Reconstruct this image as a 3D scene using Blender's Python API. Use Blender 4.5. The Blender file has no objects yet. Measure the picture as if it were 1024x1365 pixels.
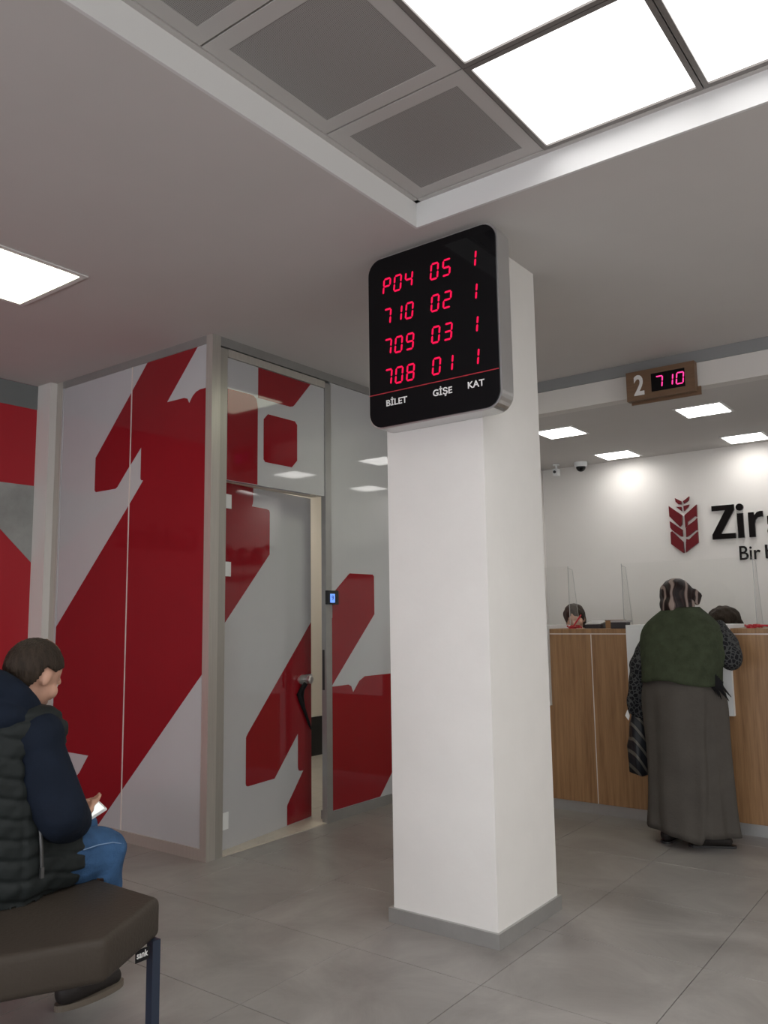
import bpy, bmesh, math, random
import numpy as np
from mathutils import Vector, Matrix
random.seed(7)
PI = math.pi
scene = bpy.context.scene
COL = scene.collection

# ------------------------------------------------------------------ camera
CAM_H = 1.31
tilt, roll, yaw = 0.127760075, -0.014152166, -0.644985035
f_ = Vector((math.sin(yaw)*math.cos(tilt), math.cos(yaw)*math.cos(tilt), math.sin(tilt)))
r0 = Vector((math.cos(yaw), -math.sin(yaw), 0)); u0 = r0.cross(f_)
R_ = math.cos(roll)*r0 + math.sin(roll)*u0
U_ = -math.sin(roll)*r0 + math.cos(roll)*u0
cam_data = bpy.data.cameras.new('camera')
cam_data.sensor_fit = 'VERTICAL'; cam_data.sensor_height = 36.0
cam_data.lens = 1087.44/1365*36.0
cam_data.clip_start = 0.05
cam = bpy.data.objects.new('camera', cam_data); COL.objects.link(cam)
m = Matrix((( R_.x, U_.x, -f_.x, 0), (R_.y, U_.y, -f_.y, 0), (R_.z, U_.z, -f_.z, CAM_H), (0,0,0,1)))
cam.matrix_world = m
scene.camera = cam

# ------------------------------------------------------------------ world, exposure
world = bpy.data.worlds.new('world'); scene.world = world
world.use_nodes = True
world.node_tree.nodes['Background'].inputs[0].default_value = (0.5, 0.55, 0.62, 1)
world.node_tree.nodes['Background'].inputs[1].default_value = 0.2
vs = scene.view_settings
vs.view_transform = 'Standard'; vs.look = 'None'; vs.gamma = 1.0; vs.use_curve_mapping = False
vs.exposure = 0.50
L_TRAY, L_SIDE, L_REAR, L_ROOM = 3.9, 8.5, 12.0, 11.0     # radiance of the lamp diffusers
DAY, DAY_R = 4.4, 1.9                                               # radiance of the added windows behind and right of the camera

# ------------------------------------------------------------------ materials
def mat(name, col, rough=0.6, metal=0.0, spec=0.5, var=0.0, vscale=6.0, bump=0.0, bscale=60.0, coat=0.0, stretch=None, vcol=None, emit=None, estr=0.0):
    M = bpy.data.materials.new(name); M.use_nodes = True
    nt = M.node_tree; b = nt.nodes['Principled BSDF']
    b.inputs['Base Color'].default_value = (*col, 1)
    b.inputs['Roughness'].default_value = rough
    b.inputs['Metallic'].default_value = metal
    b.inputs['Specular IOR Level'].default_value = spec
    b.inputs['Coat Weight'].default_value = coat
    b.inputs['Coat Roughness'].default_value = 0.04
    if emit:
        b.inputs['Emission Color'].default_value = (*emit, 1); b.inputs['Emission Strength'].default_value = estr
    tc = nt.nodes.new('ShaderNodeTexCoord')
    vec = tc.outputs['Object']
    if stretch:
        mp = nt.nodes.new('ShaderNodeMapping'); mp.inputs['Scale'].default_value = stretch
        nt.links.new(vec, mp.inputs[0]); vec = mp.outputs[0]
    if var > 0:
        n = nt.nodes.new('ShaderNodeTexNoise'); n.inputs['Scale'].default_value = vscale; n.inputs['Detail'].default_value = 6
        n.inputs['Roughness'].default_value = 0.6
        nt.links.new(vec, n.inputs['Vector'])
        r = nt.nodes.new('ShaderNodeValToRGB')
        c2 = vcol or tuple(c*(1-var) for c in col)
        c1 = tuple(min(1, c*(1+var)) for c in col)
        r.color_ramp.elements[0].position = 0.3; r.color_ramp.elements[1].position = 0.7
        r.color_ramp.elements[0].color = (*c2, 1); r.color_ramp.elements[1].color = (*c1, 1)
        nt.links.new(n.outputs['Fac'], r.inputs[0]); nt.links.new(r.outputs[0], b.inputs['Base Color'])
    if bump > 0:
        n2 = nt.nodes.new('ShaderNodeTexNoise'); n2.inputs['Scale'].default_value = bscale; n2.inputs['Detail'].default_value = 4
        nt.links.new(vec, n2.inputs['Vector'])
        bp = nt.nodes.new('ShaderNodeBump'); bp.inputs['Strength'].default_value = bump; bp.inputs['Distance'].default_value = 0.01
        nt.links.new(n2.outputs['Fac'], bp.inputs['Height']); nt.links.new(bp.outputs[0], b.inputs['Normal'])
    return M
def emitter(name, col, s, beam=0):
    M = bpy.data.materials.new(name); M.use_nodes = True; nt = M.node_tree
    nt.nodes.remove(nt.nodes['Principled BSDF'])
    e = nt.nodes.new('ShaderNodeEmission'); e.inputs[0].default_value = (*col, 1); e.inputs[1].default_value = s
    if beam:                                    # prismatic lens: radiance falls with the angle from the normal
        g = nt.nodes.new('ShaderNodeNewGeometry'); d = nt.nodes.new('ShaderNodeVectorMath'); d.operation = 'DOT_PRODUCT'
        nt.links.new(g.outputs['Normal'], d.inputs[0]); nt.links.new(g.outputs['Incoming'], d.inputs[1])
        a = nt.nodes.new('ShaderNodeMath'); a.operation = 'ABSOLUTE'; nt.links.new(d.outputs['Value'], a.inputs[0])
        p = nt.nodes.new('ShaderNodeMath'); p.operation = 'POWER'; p.inputs[1].default_value = beam; nt.links.new(a.outputs[0], p.inputs[0])
        k = nt.nodes.new('ShaderNodeMath'); k.operation = 'MULTIPLY'; k.inputs[1].default_value = s; nt.links.new(p.outputs[0], k.inputs[0])
        nt.links.new(k.outputs[0], e.inputs[1])
    nt.links.new(e.outputs[0], nt.nodes['Material Output'].inputs[0]); return M

m_wall = mat('white_paint', (0.62, 0.60, 0.575), 0.75, bump=0.05, bscale=200, var=0.02, vscale=3)
m_rearwall = mat('rear_white_paint', (0.70, 0.68, 0.65), 0.8, var=0.02, vscale=2)
m_pillar = mat('pillar_white_paint', (0.70, 0.69, 0.67), 0.55, bump=0.08, bscale=30, var=0.025, vscale=4)
m_ceil = mat('ceiling_paint', (0.54, 0.52, 0.505), 0.85, var=0.02, vscale=2)
m_fascia = mat('tray_fascia_paint', (0.66, 0.66, 0.655), 0.7)
m_gray = mat('gray_laminate', (0.46, 0.465, 0.48), 0.04, spec=0.5, var=0.03, vscale=1.5)
m_red = mat('red_vinyl', (0.235, 0.010, 0.016), 0.05, spec=0.5, var=0.05, vscale=2)
m_redwall = mat('red_wall_print', (0.40, 0.012, 0.022), 0.45)
m_concrete = mat('grey_concrete_print', (0.30, 0.31, 0.30), 0.5, var=0.25, vscale=3)
m_darkgreen = mat('dark_grey_print', (0.16, 0.175, 0.175), 0.5, var=0.1, vscale=2)
m_alu = mat('satin_aluminium', (0.52, 0.50, 0.46), 0.38, metal=0.55, var=0.05, vscale=4, stretch=(20,20,1))
m_alu_m = mat('door_frame_aluminium', (0.42, 0.405, 0.37), 0.4, metal=0.55, var=0.04, vscale=4, stretch=(20,20,1))
m_alu_d = mat('grey_aluminium', (0.36, 0.36, 0.35), 0.4, metal=0.6, var=0.05, vscale=8)
m_strip = mat('grey_strip_paint', (0.22, 0.225, 0.23), 0.6)
m_plinth = mat('brushed_plinth', (0.40, 0.40, 0.39), 0.33, metal=0.6, var=0.06, vscale=10)
m_grid = mat('lamp_grid_metal', (0.20, 0.185, 0.175), 0.5, metal=0.3)
m_cream = mat('cream_paint', (0.72, 0.66, 0.57), 0.7)
m_beige_tile = mat('beige_floor_tile', (0.50, 0.45, 0.38), 0.35, var=0.1, vscale=8)
m_black = mat('black_paint', (0.012, 0.012, 0.012), 0.5)
m_blackpl = mat('black_plastic', (0.015, 0.015, 0.016), 0.35)
m_gloss = mat('black_acrylic', (0.004, 0.004, 0.005), 0.05, spec=0.22)
m_silver = mat('silver_frame', (0.62, 0.62, 0.62), 0.3, metal=0.9)
m_white = mat('white_laminate', (0.72, 0.74, 0.75), 0.3)
m_whiteprint = mat('white_lettering', (0.75, 0.75, 0.75), 0.5)
m_redline = mat('red_line_print', (0.42, 0.02, 0.035), 0.4)
m_groove = mat('joint_strip', (0.62, 0.56, 0.52), 0.4)
m_dark = mat('dark_void', (0.03, 0.03, 0.03), 0.8)
m_grout = mat('floor_grout', (0.085, 0.078, 0.074), 0.8)
m_led = emitter('red_led', (1.0, 0.010, 0.080), 0.78)
m_led2 = emitter('pink_led', (1.0, 0.045, 0.27), 1.3)
m_lcd = emitter('blue_lcd', (0.16, 0.33, 1.0), 0.95)
m_lcdtxt = mat('lcd_digit', (0.01, 0.02, 0.12), 0.5)
m_lamp = emitter('tray_lamp_light', (1.0, 0.985, 0.97), L_TRAY, 1.0)
m_lamp_s = emitter('side_lamp_light', (0.97, 1.0, 0.78), L_SIDE, 1.0)
m_lamp_r = emitter('rear_lamp_light', (1.0, 0.97, 0.94), L_REAR, 0.5)
m_lamp_i = emitter('inner_lamp_light', (1.0, 0.96, 0.88), L_ROOM)
m_day = emitter('daylight_glazing', (0.95, 0.96, 1.0), DAY)
m_day_r = emitter('side_daylight_glazing', (1.0, 0.97, 0.93), DAY_R)
m_logo_red = mat('logo_red', (0.13, 0.003, 0.007), 0.3, spec=0.3)
m_logo_blk = mat('logo_black', (0.004, 0.003, 0.003), 0.12, spec=0.25)
m_leather = mat('brown_leatherette', (0.042, 0.034, 0.027), 0.5, spec=0.15, bump=0.12, bscale=90, var=0.06, vscale=3)
m_navytube = mat('navy_steel', (0.022, 0.032, 0.055), 0.35, metal=0.2)
m_skin = mat('skin', (0.46, 0.26, 0.185), 0.55, var=0.06, vscale=25)
m_hair = mat('dark_brown_hair', (0.030, 0.021, 0.015), 0.55, spec=0.15, bump=0.7, bscale=160, var=0.5, vscale=60, stretch=(1,1,0.25))
m_hairthin = mat('thin_crown_hair', (0.16, 0.105, 0.072), 0.6, spec=0.15, bump=0.4, bscale=160, var=0.3, vscale=50)
m_navy = mat('navy_fleece', (0.0065, 0.0105, 0.020), 0.85, spec=0.15, bump=0.25, bscale=40, var=0.15, vscale=12)
m_vest = mat('black_quilted_nylon', (0.014, 0.017, 0.017), 0.62, spec=0.15, bump=0.25, bscale=25, var=0.12, vscale=14)
m_zip = mat('zip_metal', (0.09, 0.09, 0.09), 0.4, metal=0.6)
m_denim = mat('blue_denim', (0.032, 0.078, 0.165), 0.8, spec=0.15, bump=0.3, bscale=110, var=0.35, vscale=9)
m_stitch = mat('denim_stitch', (0.16, 0.24, 0.38), 0.8)
m_shoe = mat('dark_shoe', (0.022, 0.019, 0.018), 0.5, spec=0.15)
m_sole = mat('shoe_sole', (0.11, 0.09, 0.07), 0.6)
m_green = mat('olive_wool', (0.037, 0.046, 0.027), 0.95, spec=0.15, bump=0.5, bscale=120, var=0.22, vscale=18)
m_skirt = mat('grey_brown_cloth', (0.064, 0.058, 0.051), 0.85, spec=0.15, bump=0.2, bscale=80, var=0.10, vscale=6)
m_blkcloth = mat('black_cloth', (0.01, 0.01, 0.011), 0.85, spec=0.15)
m_eye = mat('eye_white', (0.6, 0.58, 0.55), 0.2)
m_redpl = mat('red_plastic', (0.42, 0.010, 0.02), 0.3)
m_shirt = mat('clerk_dark_jacket', (0.03, 0.03, 0.035), 0.8, spec=0.15)
m_shirt2 = mat('clerk_white_shirt', (0.55, 0.55, 0.55), 0.8)
m_brownbox = mat('brown_box_card', (0.26, 0.14, 0.06), 0.6)
m_screen = emitter('phone_screen', (0.95, 0.97, 0.93), 0.75)
m_tag = mat('white_tag_print', (0.6, 0.6, 0.6), 0.7)

def perf_mat():
    M = mat('perforated_metal', (0.36, 0.345, 0.335), 0.6); nt = M.node_tree; b = nt.nodes['Principled BSDF']
    tc = nt.nodes.new('ShaderNodeTexCoord'); sp = nt.nodes.new('ShaderNodeSeparateXYZ'); nt.links.new(tc.outputs['Object'], sp.inputs[0])
    outs = []
    for i in range(2):
        mu = nt.nodes.new('ShaderNodeMath'); mu.operation = 'MULTIPLY'; mu.inputs[1].default_value = 2*PI/0.0050
        nt.links.new(sp.outputs[i], mu.inputs[0])
        si = nt.nodes.new('ShaderNodeMath'); si.operation = 'SINE'; nt.links.new(mu.outputs[0], si.inputs[0]); outs.append(si)
    ad = nt.nodes.new('ShaderNodeMath'); ad.operation = 'ADD'
    nt.links.new(outs[0].outputs[0], ad.inputs[0]); nt.links.new(outs[1].outputs[0], ad.inputs[1])
    gt = nt.nodes.new('ShaderNodeMath'); gt.operation = 'GREATER_THAN'; gt.inputs[1].default_value = 0.65
    nt.links.new(ad.outputs[0], gt.inputs[0])
    mx = nt.nodes.new('ShaderNodeMix'); mx.data_type = 'RGBA'
    mx.inputs[6].default_value = (0.33, 0.315, 0.305, 1); mx.inputs[7].default_value = (0.10, 0.095, 0.09, 1)
    nt.links.new(gt.outputs[0], mx.inputs[0]); nt.links.new(mx.outputs[2], b.inputs['Base Color'])
    return M
m_perf = perf_mat()
m_tileframe = mat('ceiling_tile_metal', (0.46, 0.44, 0.425), 0.55)

def wood_mat():
    M = mat('oak_laminate', (0.4, 0.22, 0.1), 0.45); nt = M.node_tree; b = nt.nodes['Principled BSDF']
    tc = nt.nodes.new('ShaderNodeTexCoord'); mp = nt.nodes.new('ShaderNodeMapping'); mp.inputs['Scale'].default_value = (22, 22, 0.9)
    nt.links.new(tc.outputs['Object'], mp.inputs[0])
    n = nt.nodes.new('ShaderNodeTexNoise'); n.inputs['Scale'].default_value = 2.2; n.inputs['Detail'].default_value = 8; n.inputs['Roughness'].default_value = 0.65
    nt.links.new(mp.outputs[0], n.inputs['Vector'])
    r = nt.nodes.new('ShaderNodeValToRGB'); e = r.color_ramp.elements
    e[0].position = 0.28; e[0].color = (0.165, 0.084, 0.036, 1); e[1].position = 0.72; e[1].color = (0.345, 0.195, 0.090, 1)
    x = e.new(0.5); x.color = (0.265, 0.145, 0.065, 1)
    nt.links.new(n.outputs['Fac'], r.inputs[0]); nt.links.new(r.outputs[0], b.inputs['Base Color'])
    return M
m_wood = wood_mat()
m_wood_d = mat('walnut_box', (0.155, 0.088, 0.048), 0.5, var=0.15, vscale=6, stretch=(1, 1, 12))

def floor_mat():
    M = mat('grey_stone_tile', (0.2, 0.19, 0.18), 0.36, spec=0.42); nt = M.node_tree; b = nt.nodes['Principled BSDF']
    g = nt.nodes.new('ShaderNodeNewGeometry')
    n = nt.nodes.new('ShaderNodeTexNoise'); n.inputs['Scale'].default_value = 2.4; n.inputs['Detail'].default_value = 9; n.inputs['Roughness'].default_value = 0.68; n.inputs['Distortion'].default_value = 0.7
    nt.links.new(g.outputs['Position'], n.inputs['Vector'])
    r = nt.nodes.new('ShaderNodeValToRGB'); e = r.color_ramp.elements
    e[0].position = 0.30; e[0].color = (0.168, 0.156, 0.148, 1); e[1].position = 0.72; e[1].color = (0.292, 0.276, 0.262, 1)
    nt.links.new(n.outputs['Fac'], r.inputs[0]); nt.links.new(r.outputs[0], b.inputs['Base Color'])
    rr = nt.nodes.new('ShaderNodeMapRange'); rr.inputs[3].default_value = 0.27; rr.inputs[4].default_value = 0.42
    nt.links.new(n.outputs['Fac'], rr.inputs[0]); nt.links.new(rr.outputs[0], b.inputs['Roughness'])
    return M
m_floor = floor_mat()

def banded(name, cols, scale, dist, direction='X', stretch=(1,1,1), rough=0.7, kind='wave', dscale=1.5):
    M = mat(name, cols[0], rough, spec=0.2); nt = M.node_tree; b = nt.nodes['Principled BSDF']
    tc = nt.nodes.new('ShaderNodeTexCoord'); mp = nt.nodes.new('ShaderNodeMapping'); mp.inputs['Scale'].default_value = stretch
    nt.links.new(tc.outputs['Object'], mp.inputs[0])
    if kind == 'wave':
        w = nt.nodes.new('ShaderNodeTexWave'); w.inputs['Scale'].default_value = scale; w.inputs['Distortion'].default_value = dist
        w.inputs['Detail'].default_value = 1.0; w.inputs['Detail Scale'].default_value = dscale; w.bands_direction = direction
        nt.links.new(mp.outputs[0], w.inputs['Vector']); src = w.outputs['Fac']
    else:
        w = nt.nodes.new('ShaderNodeTexVoronoi'); w.feature = 'DISTANCE_TO_EDGE'; w.inputs['Scale'].default_value = scale
        nt.links.new(mp.outputs[0], w.inputs['Vector']); src = w.outputs['Distance']
    r = nt.nodes.new('ShaderNodeValToRGB'); r.color_ramp.interpolation = 'CONSTANT'; e = r.color_ramp.elements
    n = len(cols); e[0].color = (*cols[0], 1); e[1].position = (1/n if kind == 'wave' else 0.10); e[1].color = (*cols[1], 1)
    for i in range(2, n):
        x = e.new(i/n); x.color = (*cols[i], 1)
    nt.links.new(src, r.inputs[0]); nt.links.new(r.outputs[0], b.inputs['Base Color'])
    return M
m_scarf = banded('patterned_headscarf', [(0.010,0.006,0.006), (0.022,0.012,0.011), (0.010,0.006,0.006), (0.012,0.007,0.007), (0.085,0.055,0.048), (0.22,0.17,0.15)], 6.0, 7.0, 'X', (1, 0.7, 0.55), 0.45)
m_lace = banded('black_lace_pattern', [(0.050,0.052,0.053), (0.007,0.007,0.009)], 42, 0, kind='v', rough=0.8)
m_bag = banded('black_bag_stripes', [(0.012,0.013,0.016), (0.012,0.013,0.016), (0.012,0.013,0.016), (0.009,0.010,0.012), (0.012,0.013,0.016), (0.085,0.08,0.07)], 7, 0.5, 'DIAGONAL', (1,1,1), 0.35)

def glass_mat(name='clear_acrylic'):
    M = bpy.data.materials.new(name); M.use_nodes = True; nt = M.node_tree
    nt.nodes.remove(nt.nodes['Principled BSDF'])
    t = nt.nodes.new('ShaderNodeBsdfTransparent'); t.inputs[0].default_value = (0.985, 0.988, 0.985, 1)
    g = nt.nodes.new('ShaderNodeBsdfGlossy'); g.inputs['Roughness'].default_value = 0.02
    lw = nt.nodes.new('ShaderNodeLayerWeight'); lw.inputs[0].default_value = 0.5
    pw = nt.nodes.new('ShaderNodeMath'); pw.operation = 'POWER'; pw.inputs[1].default_value = 4.0
    ml = nt.nodes.new('ShaderNodeMath'); ml.operation = 'MULTIPLY_ADD'; ml.inputs[1].default_value = 0.5; ml.inputs[2].default_value = 0.018
    nt.links.new(lw.outputs['Facing'], pw.inputs[0]); nt.links.new(pw.outputs[0], ml.inputs[0])
    mx = nt.nodes.new('ShaderNodeMixShader')
    nt.links.new(ml.outputs[0], mx.inputs[0]); nt.links.new(t.outputs[0], mx.inputs[1]); nt.links.new(g.outputs[0], mx.inputs[2])
    nt.links.new(mx.outputs[0], nt.nodes['Material Output'].inputs[0]); return M
m_glass = glass_mat()
m_glassedge = mat('acrylic_edge', (0.40, 0.41, 0.40), 0.2)

# ------------------------------------------------------------------ object helpers
ORG = {}
def thing(name, label, cat, loc=(0,0,0), group=None, kind=None):
    o = bpy.data.objects.new(name, None); COL.objects.link(o); o.location = loc; o.empty_display_size = 0.1
    if label: o['label'] = label
    if cat: o['category'] = cat
    if group: o['group'] = group
    if kind: o['kind'] = kind
    ORG[o.name] = Vector(loc); return o
def link(name, me, mtl, parent=None, org=None, label=None, smooth=False):
    """mesh authored in world coordinates; origin moved to the parent's origin (or org)"""
    o = bpy.data.objects.new(name, me); COL.objects.link(o)
    base = ORG[parent.name] if parent else Vector(org if org else (0,0,0))
    me.transform(Matrix.Translation(-base))
    if parent: o.parent = parent
    else: o.location = base
    ORG[o.name] = base
    if not me.materials: me.materials.append(mtl)
    if label: o['label'] = label
    if smooth:
        for p in me.polygons: p.use_smooth = True
    return o
def obj(name, bm, mtl, parent=None, org=None, label=None, smooth=False, bevel=0.0):
    if bevel > 0:
        es = [e for e in bm.edges if e.is_manifold and e.calc_face_angle(0) > 0.6]
        bmesh.ops.bevel(bm, geom=es, offset=bevel, segments=2, profile=0.6, affect='EDGES', clamp_overlap=True)
    bmesh.ops.recalc_face_normals(bm, faces=bm.faces)
    me = bpy.data.meshes.new(name); bm.to_mesh(me); bm.free()
    return link(name, me, mtl, parent, org, label, smooth)
def struct(o, **k):
    o['kind'] = 'structure'
    for a, b in k.items(): o[a] = b
    return o
def tag(o, label, cat, group=None):
    o['label'] = label; o['category'] = cat
    if group: o['group'] = group
    return o
def dup(o, loc_delta, parent=None, label=None, extra=None):
    c = o.copy(); COL.objects.link(c)
    if parent: c.parent = parent
    else:
        c.location = Vector(o.location) + Vector(loc_delta); ORG[c.name] = c.location.copy()
        if label: c['label'] = label
    for ch in list(o.children): dup(ch, (0,0,0), c)
    return c
def bx(bm, x0, y0, z0, x1, y1, z1):
    vs_ = [bm.verts.new(p) for p in ((x0,y0,z0),(x1,y0,z0),(x1,y1,z0),(x0,y1,z0),(x0,y0,z1),(x1,y0,z1),(x1,y1,z1),(x0,y1,z1))]
    for f in ((3,2,1,0),(4,5,6,7),(0,1,5,4),(1,2,6,5),(2,3,7,6),(3,0,4,7)): bm.faces.new([vs_[i] for i in f])
def box(name, a, b, mtl, parent=None, bevel=0.0, org=None, label=None):
    bm = bmesh.new(); bx(bm, *a, *b); return obj(name, bm, mtl, parent, org, label, bevel=bevel)
def prism(bm, pts, O, A, B, N, t):
    """polygon pts (a,b) in plane O + a*A + b*B, thickness t along N"""
    O, A, B, N = map(Vector, (O, A, B, N))
    lo = [bm.verts.new(O + A*a + B*b) for a, b in pts]; hi = [bm.verts.new(O + A*a + B*b + N*t) for a, b in pts]
    n = len(pts)
    bm.faces.new(lo[::-1]); bm.faces.new(hi)
    for i in range(n): bm.faces.new((lo[i], lo[(i+1) % n], hi[(i+1) % n], hi[i]))
def tube(bm, pts, r, n=10):
    rings = []
    pts = [Vector(p) for p in pts]
    for i, p in enumerate(pts):
        d = (pts[min(i+1, len(pts)-1)] - pts[max(i-1, 0)]).normalized()
        a = d.orthogonal().normalized() if i == 0 else (pa - d*pa.dot(d)).normalized()
        pa = a; b = d.cross(a)
        rr = r[i] if isinstance(r, (list, tuple)) else r
        rings.append([bm.verts.new(p + (a*math.cos(2*PI*k/n) + b*math.sin(2*PI*k/n))*rr) for k in range(n)])
    for i in range(len(rings)-1):
        for k in range(n): bm.faces.new((rings[i][k], rings[i][(k+1) % n], rings[i+1][(k+1) % n], rings[i+1][k]))
    bm.faces.new(rings[0][::-1]); bm.faces.new(rings[-1])
def rounded(x0, z0, x1, z1, r, n=8):
    p = []
    for cx, cz, a0 in ((x1-r, z1-r, 0), (x0+r, z1-r, 90), (x0+r, z0+r, 180), (x1-r, z0+r, 270)):
        for k in range(n+1):
            a = math.radians(a0 + 90*k/n); p.append((cx + r*math.cos(a), cz + r*math.sin(a)))
    return p
def text(s, size, loc, ax, up, mtl, parent, name='lettering', off=0.0, depth=0.002, width=None, shear=0.0, sp=1.0):
    """real lettering as a mesh; ax = reading direction, up = upward direction"""
    cu = bpy.data.curves.new('t', 'FONT'); cu.body = s; cu.size = size; cu.offset = off; cu.extrude = depth; cu.shear = shear; cu.space_character = sp; cu.resolution_u = 4
    o = bpy.data.objects.new('t', cu); COL.objects.link(o)
    dg = bpy.context.evaluated_depsgraph_get(); dg.update()
    me = bpy.data.meshes.new_from_object(o.evaluated_get(dg)); bpy.data.objects.remove(o); bpy.data.curves.remove(cu)
    xs = [v.co.x for v in me.vertices]; x0, x1 = min(xs), max(xs)
    sx = (width/(x1-x0)) if width else 1.0
    ax, up, loc = Vector(ax), Vector(up), Vector(loc); nn = ax.cross(up)
    for v in me.vertices:
        c = v.co.copy(); v.co = loc + ax*(c.x - x0)*sx + up*c.y + nn*c.z
    me.materials.clear()
    return link(name, me, mtl, parent)

# seven segment digits; the front normal is -Y (X reads left to right)
SEG = {'0':'abcdef','1':'bc','2':'abged','3':'abgcd','4':'fgbc','5':'afgcd','7':'abc','8':'abcdefg','9':'abcdfg','P':'abefg'}
def seg_digit(ch, x, z, w, h, y, t, mtl, parent, shear=0.10, seven_f=False):
    bm = bmesh.new(); g = t*0.22
    H2 = h/2
    def sh(a, b): return (x + a + shear*b, z + b)
    def hor(cz, x0=0, x1=None):
        x1 = w if x1 is None else x1
        return [sh(x0+g+t*0.4, cz), sh(x0+g+t*0.9, cz+t/2), sh(x1-g-t*0.9, cz+t/2), sh(x1-g-t*0.4, cz), sh(x1-g-t*0.9, cz-t/2), sh(x0+g+t*0.9, cz-t/2)]
    def ver(cx, z0, z1):
        return [sh(cx, z0+g), sh(cx+t/2, z0+g+t/2), sh(cx+t/2, z1-g-t/2), sh(cx, z1-g), sh(cx-t/2, z1-g-t/2), sh(cx-t/2, z0+g+t/2)]
    P = {'a': hor(h-t/2), 'g': hor(H2), 'd': hor(t/2), 'f': ver(t/2, H2, h-t/2), 'e': ver(t/2, t/2, H2), 'b': ver(w-t/2, H2, h-t/2), 'c': ver(w-t/2, t/2, H2)}
    for s in SEG[ch]: prism(bm, P[s], (0, y, 0), (1,0,0), (0,0,1), (0,-1,0), 0.0012)
    return obj('digit', bm, mtl, parent)

# ------------------------------------------------------------------ geometry constants (metres)
C = 2.98                     # main ceiling
C2 = 2.745                   # lower ceiling behind the counter
PX, PY = -3.58, 3.103        # corner of the glass and laminate partition
YB = 5.283                   # counter front and bulkhead plane
YW = 7.42                    # rear wall
XR, YN, XL = 3.2, -3.4, -5.38
TX0, TY1 = -1.885, 2.771     # corner of the ceiling recess
TX1, TY0 = TX0 + 0.022 + 0.6*7, 0.371 - 1.2
TZ = 3.095                   # underside of the tiles in the recess

# ------------------------------------------------------------------ floor: one object per tile
fl = struct(box('floor', (-8.2, YN-0.1, -0.06), (XR+0.1, YW+0.6, -0.006), m_grout))
tile_me = None
ox, oy = -1.61, 2.675
def tile_mesh(w, d, h=0.006, g=0.0012):
    bm = bmesh.new(); bx(bm, g, g, -h, w-g, d-g, 0); bmesh.ops.recalc_face_normals(bm, faces=bm.faces)
    top = [e for e in bm.edges if all(v.co.z > -1e-6 for v in e.verts)]
    bmesh.ops.bevel(bm, geom=top, offset=0.001, segments=1, affect='EDGES')
    me = bpy.data.meshes.new('floor_tile'); bm.to_mesh(me); bm.free(); me.materials.append(m_floor); return me
tile_me = tile_mesh(0.6, 0.6)
for i in range(-7, 5):
    for j in range(-4, 5):
        x, y = ox + 0.6*i, oy + 0.6*j
        if x + 0.6 < PX and y > PY: continue
        if y > 5.4: continue
        if y < 0.0 and x > 0: continue
        o = bpy.data.objects.new('floor_tile', tile_me); COL.objects.link(o); o.parent = fl; o.location = (x, y, 0)
# rest of the slab that no one sees from here, same stone
for a, b in (((XL, YN, -0.006), (XR, 0.27, 0)),):
    pass

# ------------------------------------------------------------------ ceiling with recess
bm = bmesh.new()
e_ = 0.012
for a in ((XL-0.2, YN-0.1, TX0-e_, YB), (TX1+e_, YN-0.1, XR+0.1, YB), (TX0-e_, TY1+e_, TX1+e_, YB), (TX0-e_, YN-0.1, TX1+e_, TY0-e_)):
    bx(bm, a[0], a[1], C, a[2], a[3], C+0.012)
ceil = struct(obj('ceiling', bm, m_ceil))
for a, b in (((TX0-0.012, TY0, C), (TX0, TY1+0.012, TZ+0.05)), ((TX0, TY1, C), (TX1, TY1+0.012, TZ+0.05)),
             ((TX1, TY0, C), (TX1+0.012, TY1, TZ+0.05)), ((TX0, TY0-0.012, C), (TX1, TY0, TZ+0.05))):
    box('recess_fascia', a, b, m_fascia, ceil)
# slim ledge profile round the recess
for a, b in (((TX0, TY0, TZ-0.004), (TX0+0.022, TY1, TZ+0.01)), ((TX0, TY1-0.022, TZ-0.004), (TX1, TY1, TZ+0.01))):
    box('edge_profile', a, b, m_tileframe, ceil)
box('recess_top', (TX0, TY0, TZ+0.05), (TX1, TY1, TZ+0.06), m_dark, ceil)
# metal tiles 0.6 m, perforated field with plain margin
def ceil_tile_mesh():
    bm = bmesh.new(); g = 0.003; w = 0.598; mm = 0.062; z = 0
    o4 = [(g, g), (w-g, g), (w-g, w-g), (g, w-g)]; i4 = [(mm, mm), (w-mm, mm), (w-mm, w-mm), (mm, w-mm)]
    a = [bm.verts.new((p[0], p[1], z)) for p in o4]; b = [bm.verts.new((p[0], p[1], z)) for p in i4]
    c = [bm.verts.new((p[0], p[1], z+0.0015)) for p in i4]; t = [bm.verts.new((p[0], p[1], z+0.03)) for p in o4]
    for k in range(4):
        n = (k+1) % 4
        bm.faces.new((a[k], a[n], b[n], b[k])); bm.faces.new((b[k], b[n], c[n], c[k])); bm.faces.new((a[k], t[k], t[n], a[n]))
    f = bm.faces.new(c); f.material_index = 1; bm.faces.new(t)
    bmesh.ops.recalc_face_normals(bm, faces=bm.faces)
    me = bpy.data.meshes.new('ceiling_tile'); bm.to_mesh(me); bm.free(); me.materials.append(m_tileframe); me.materials.append(m_perf); return me
ctm = ceil_tile_mesh()
GX, GY = TX0+0.022, TY1-0.022       # tile grid starts at the ledge corner
lamp_cells = {(i, j) for i in range(1, 6) for j in range(4)}  # lit field extended with added panels to brighten the pillar's right face
lamp0 = None
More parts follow.
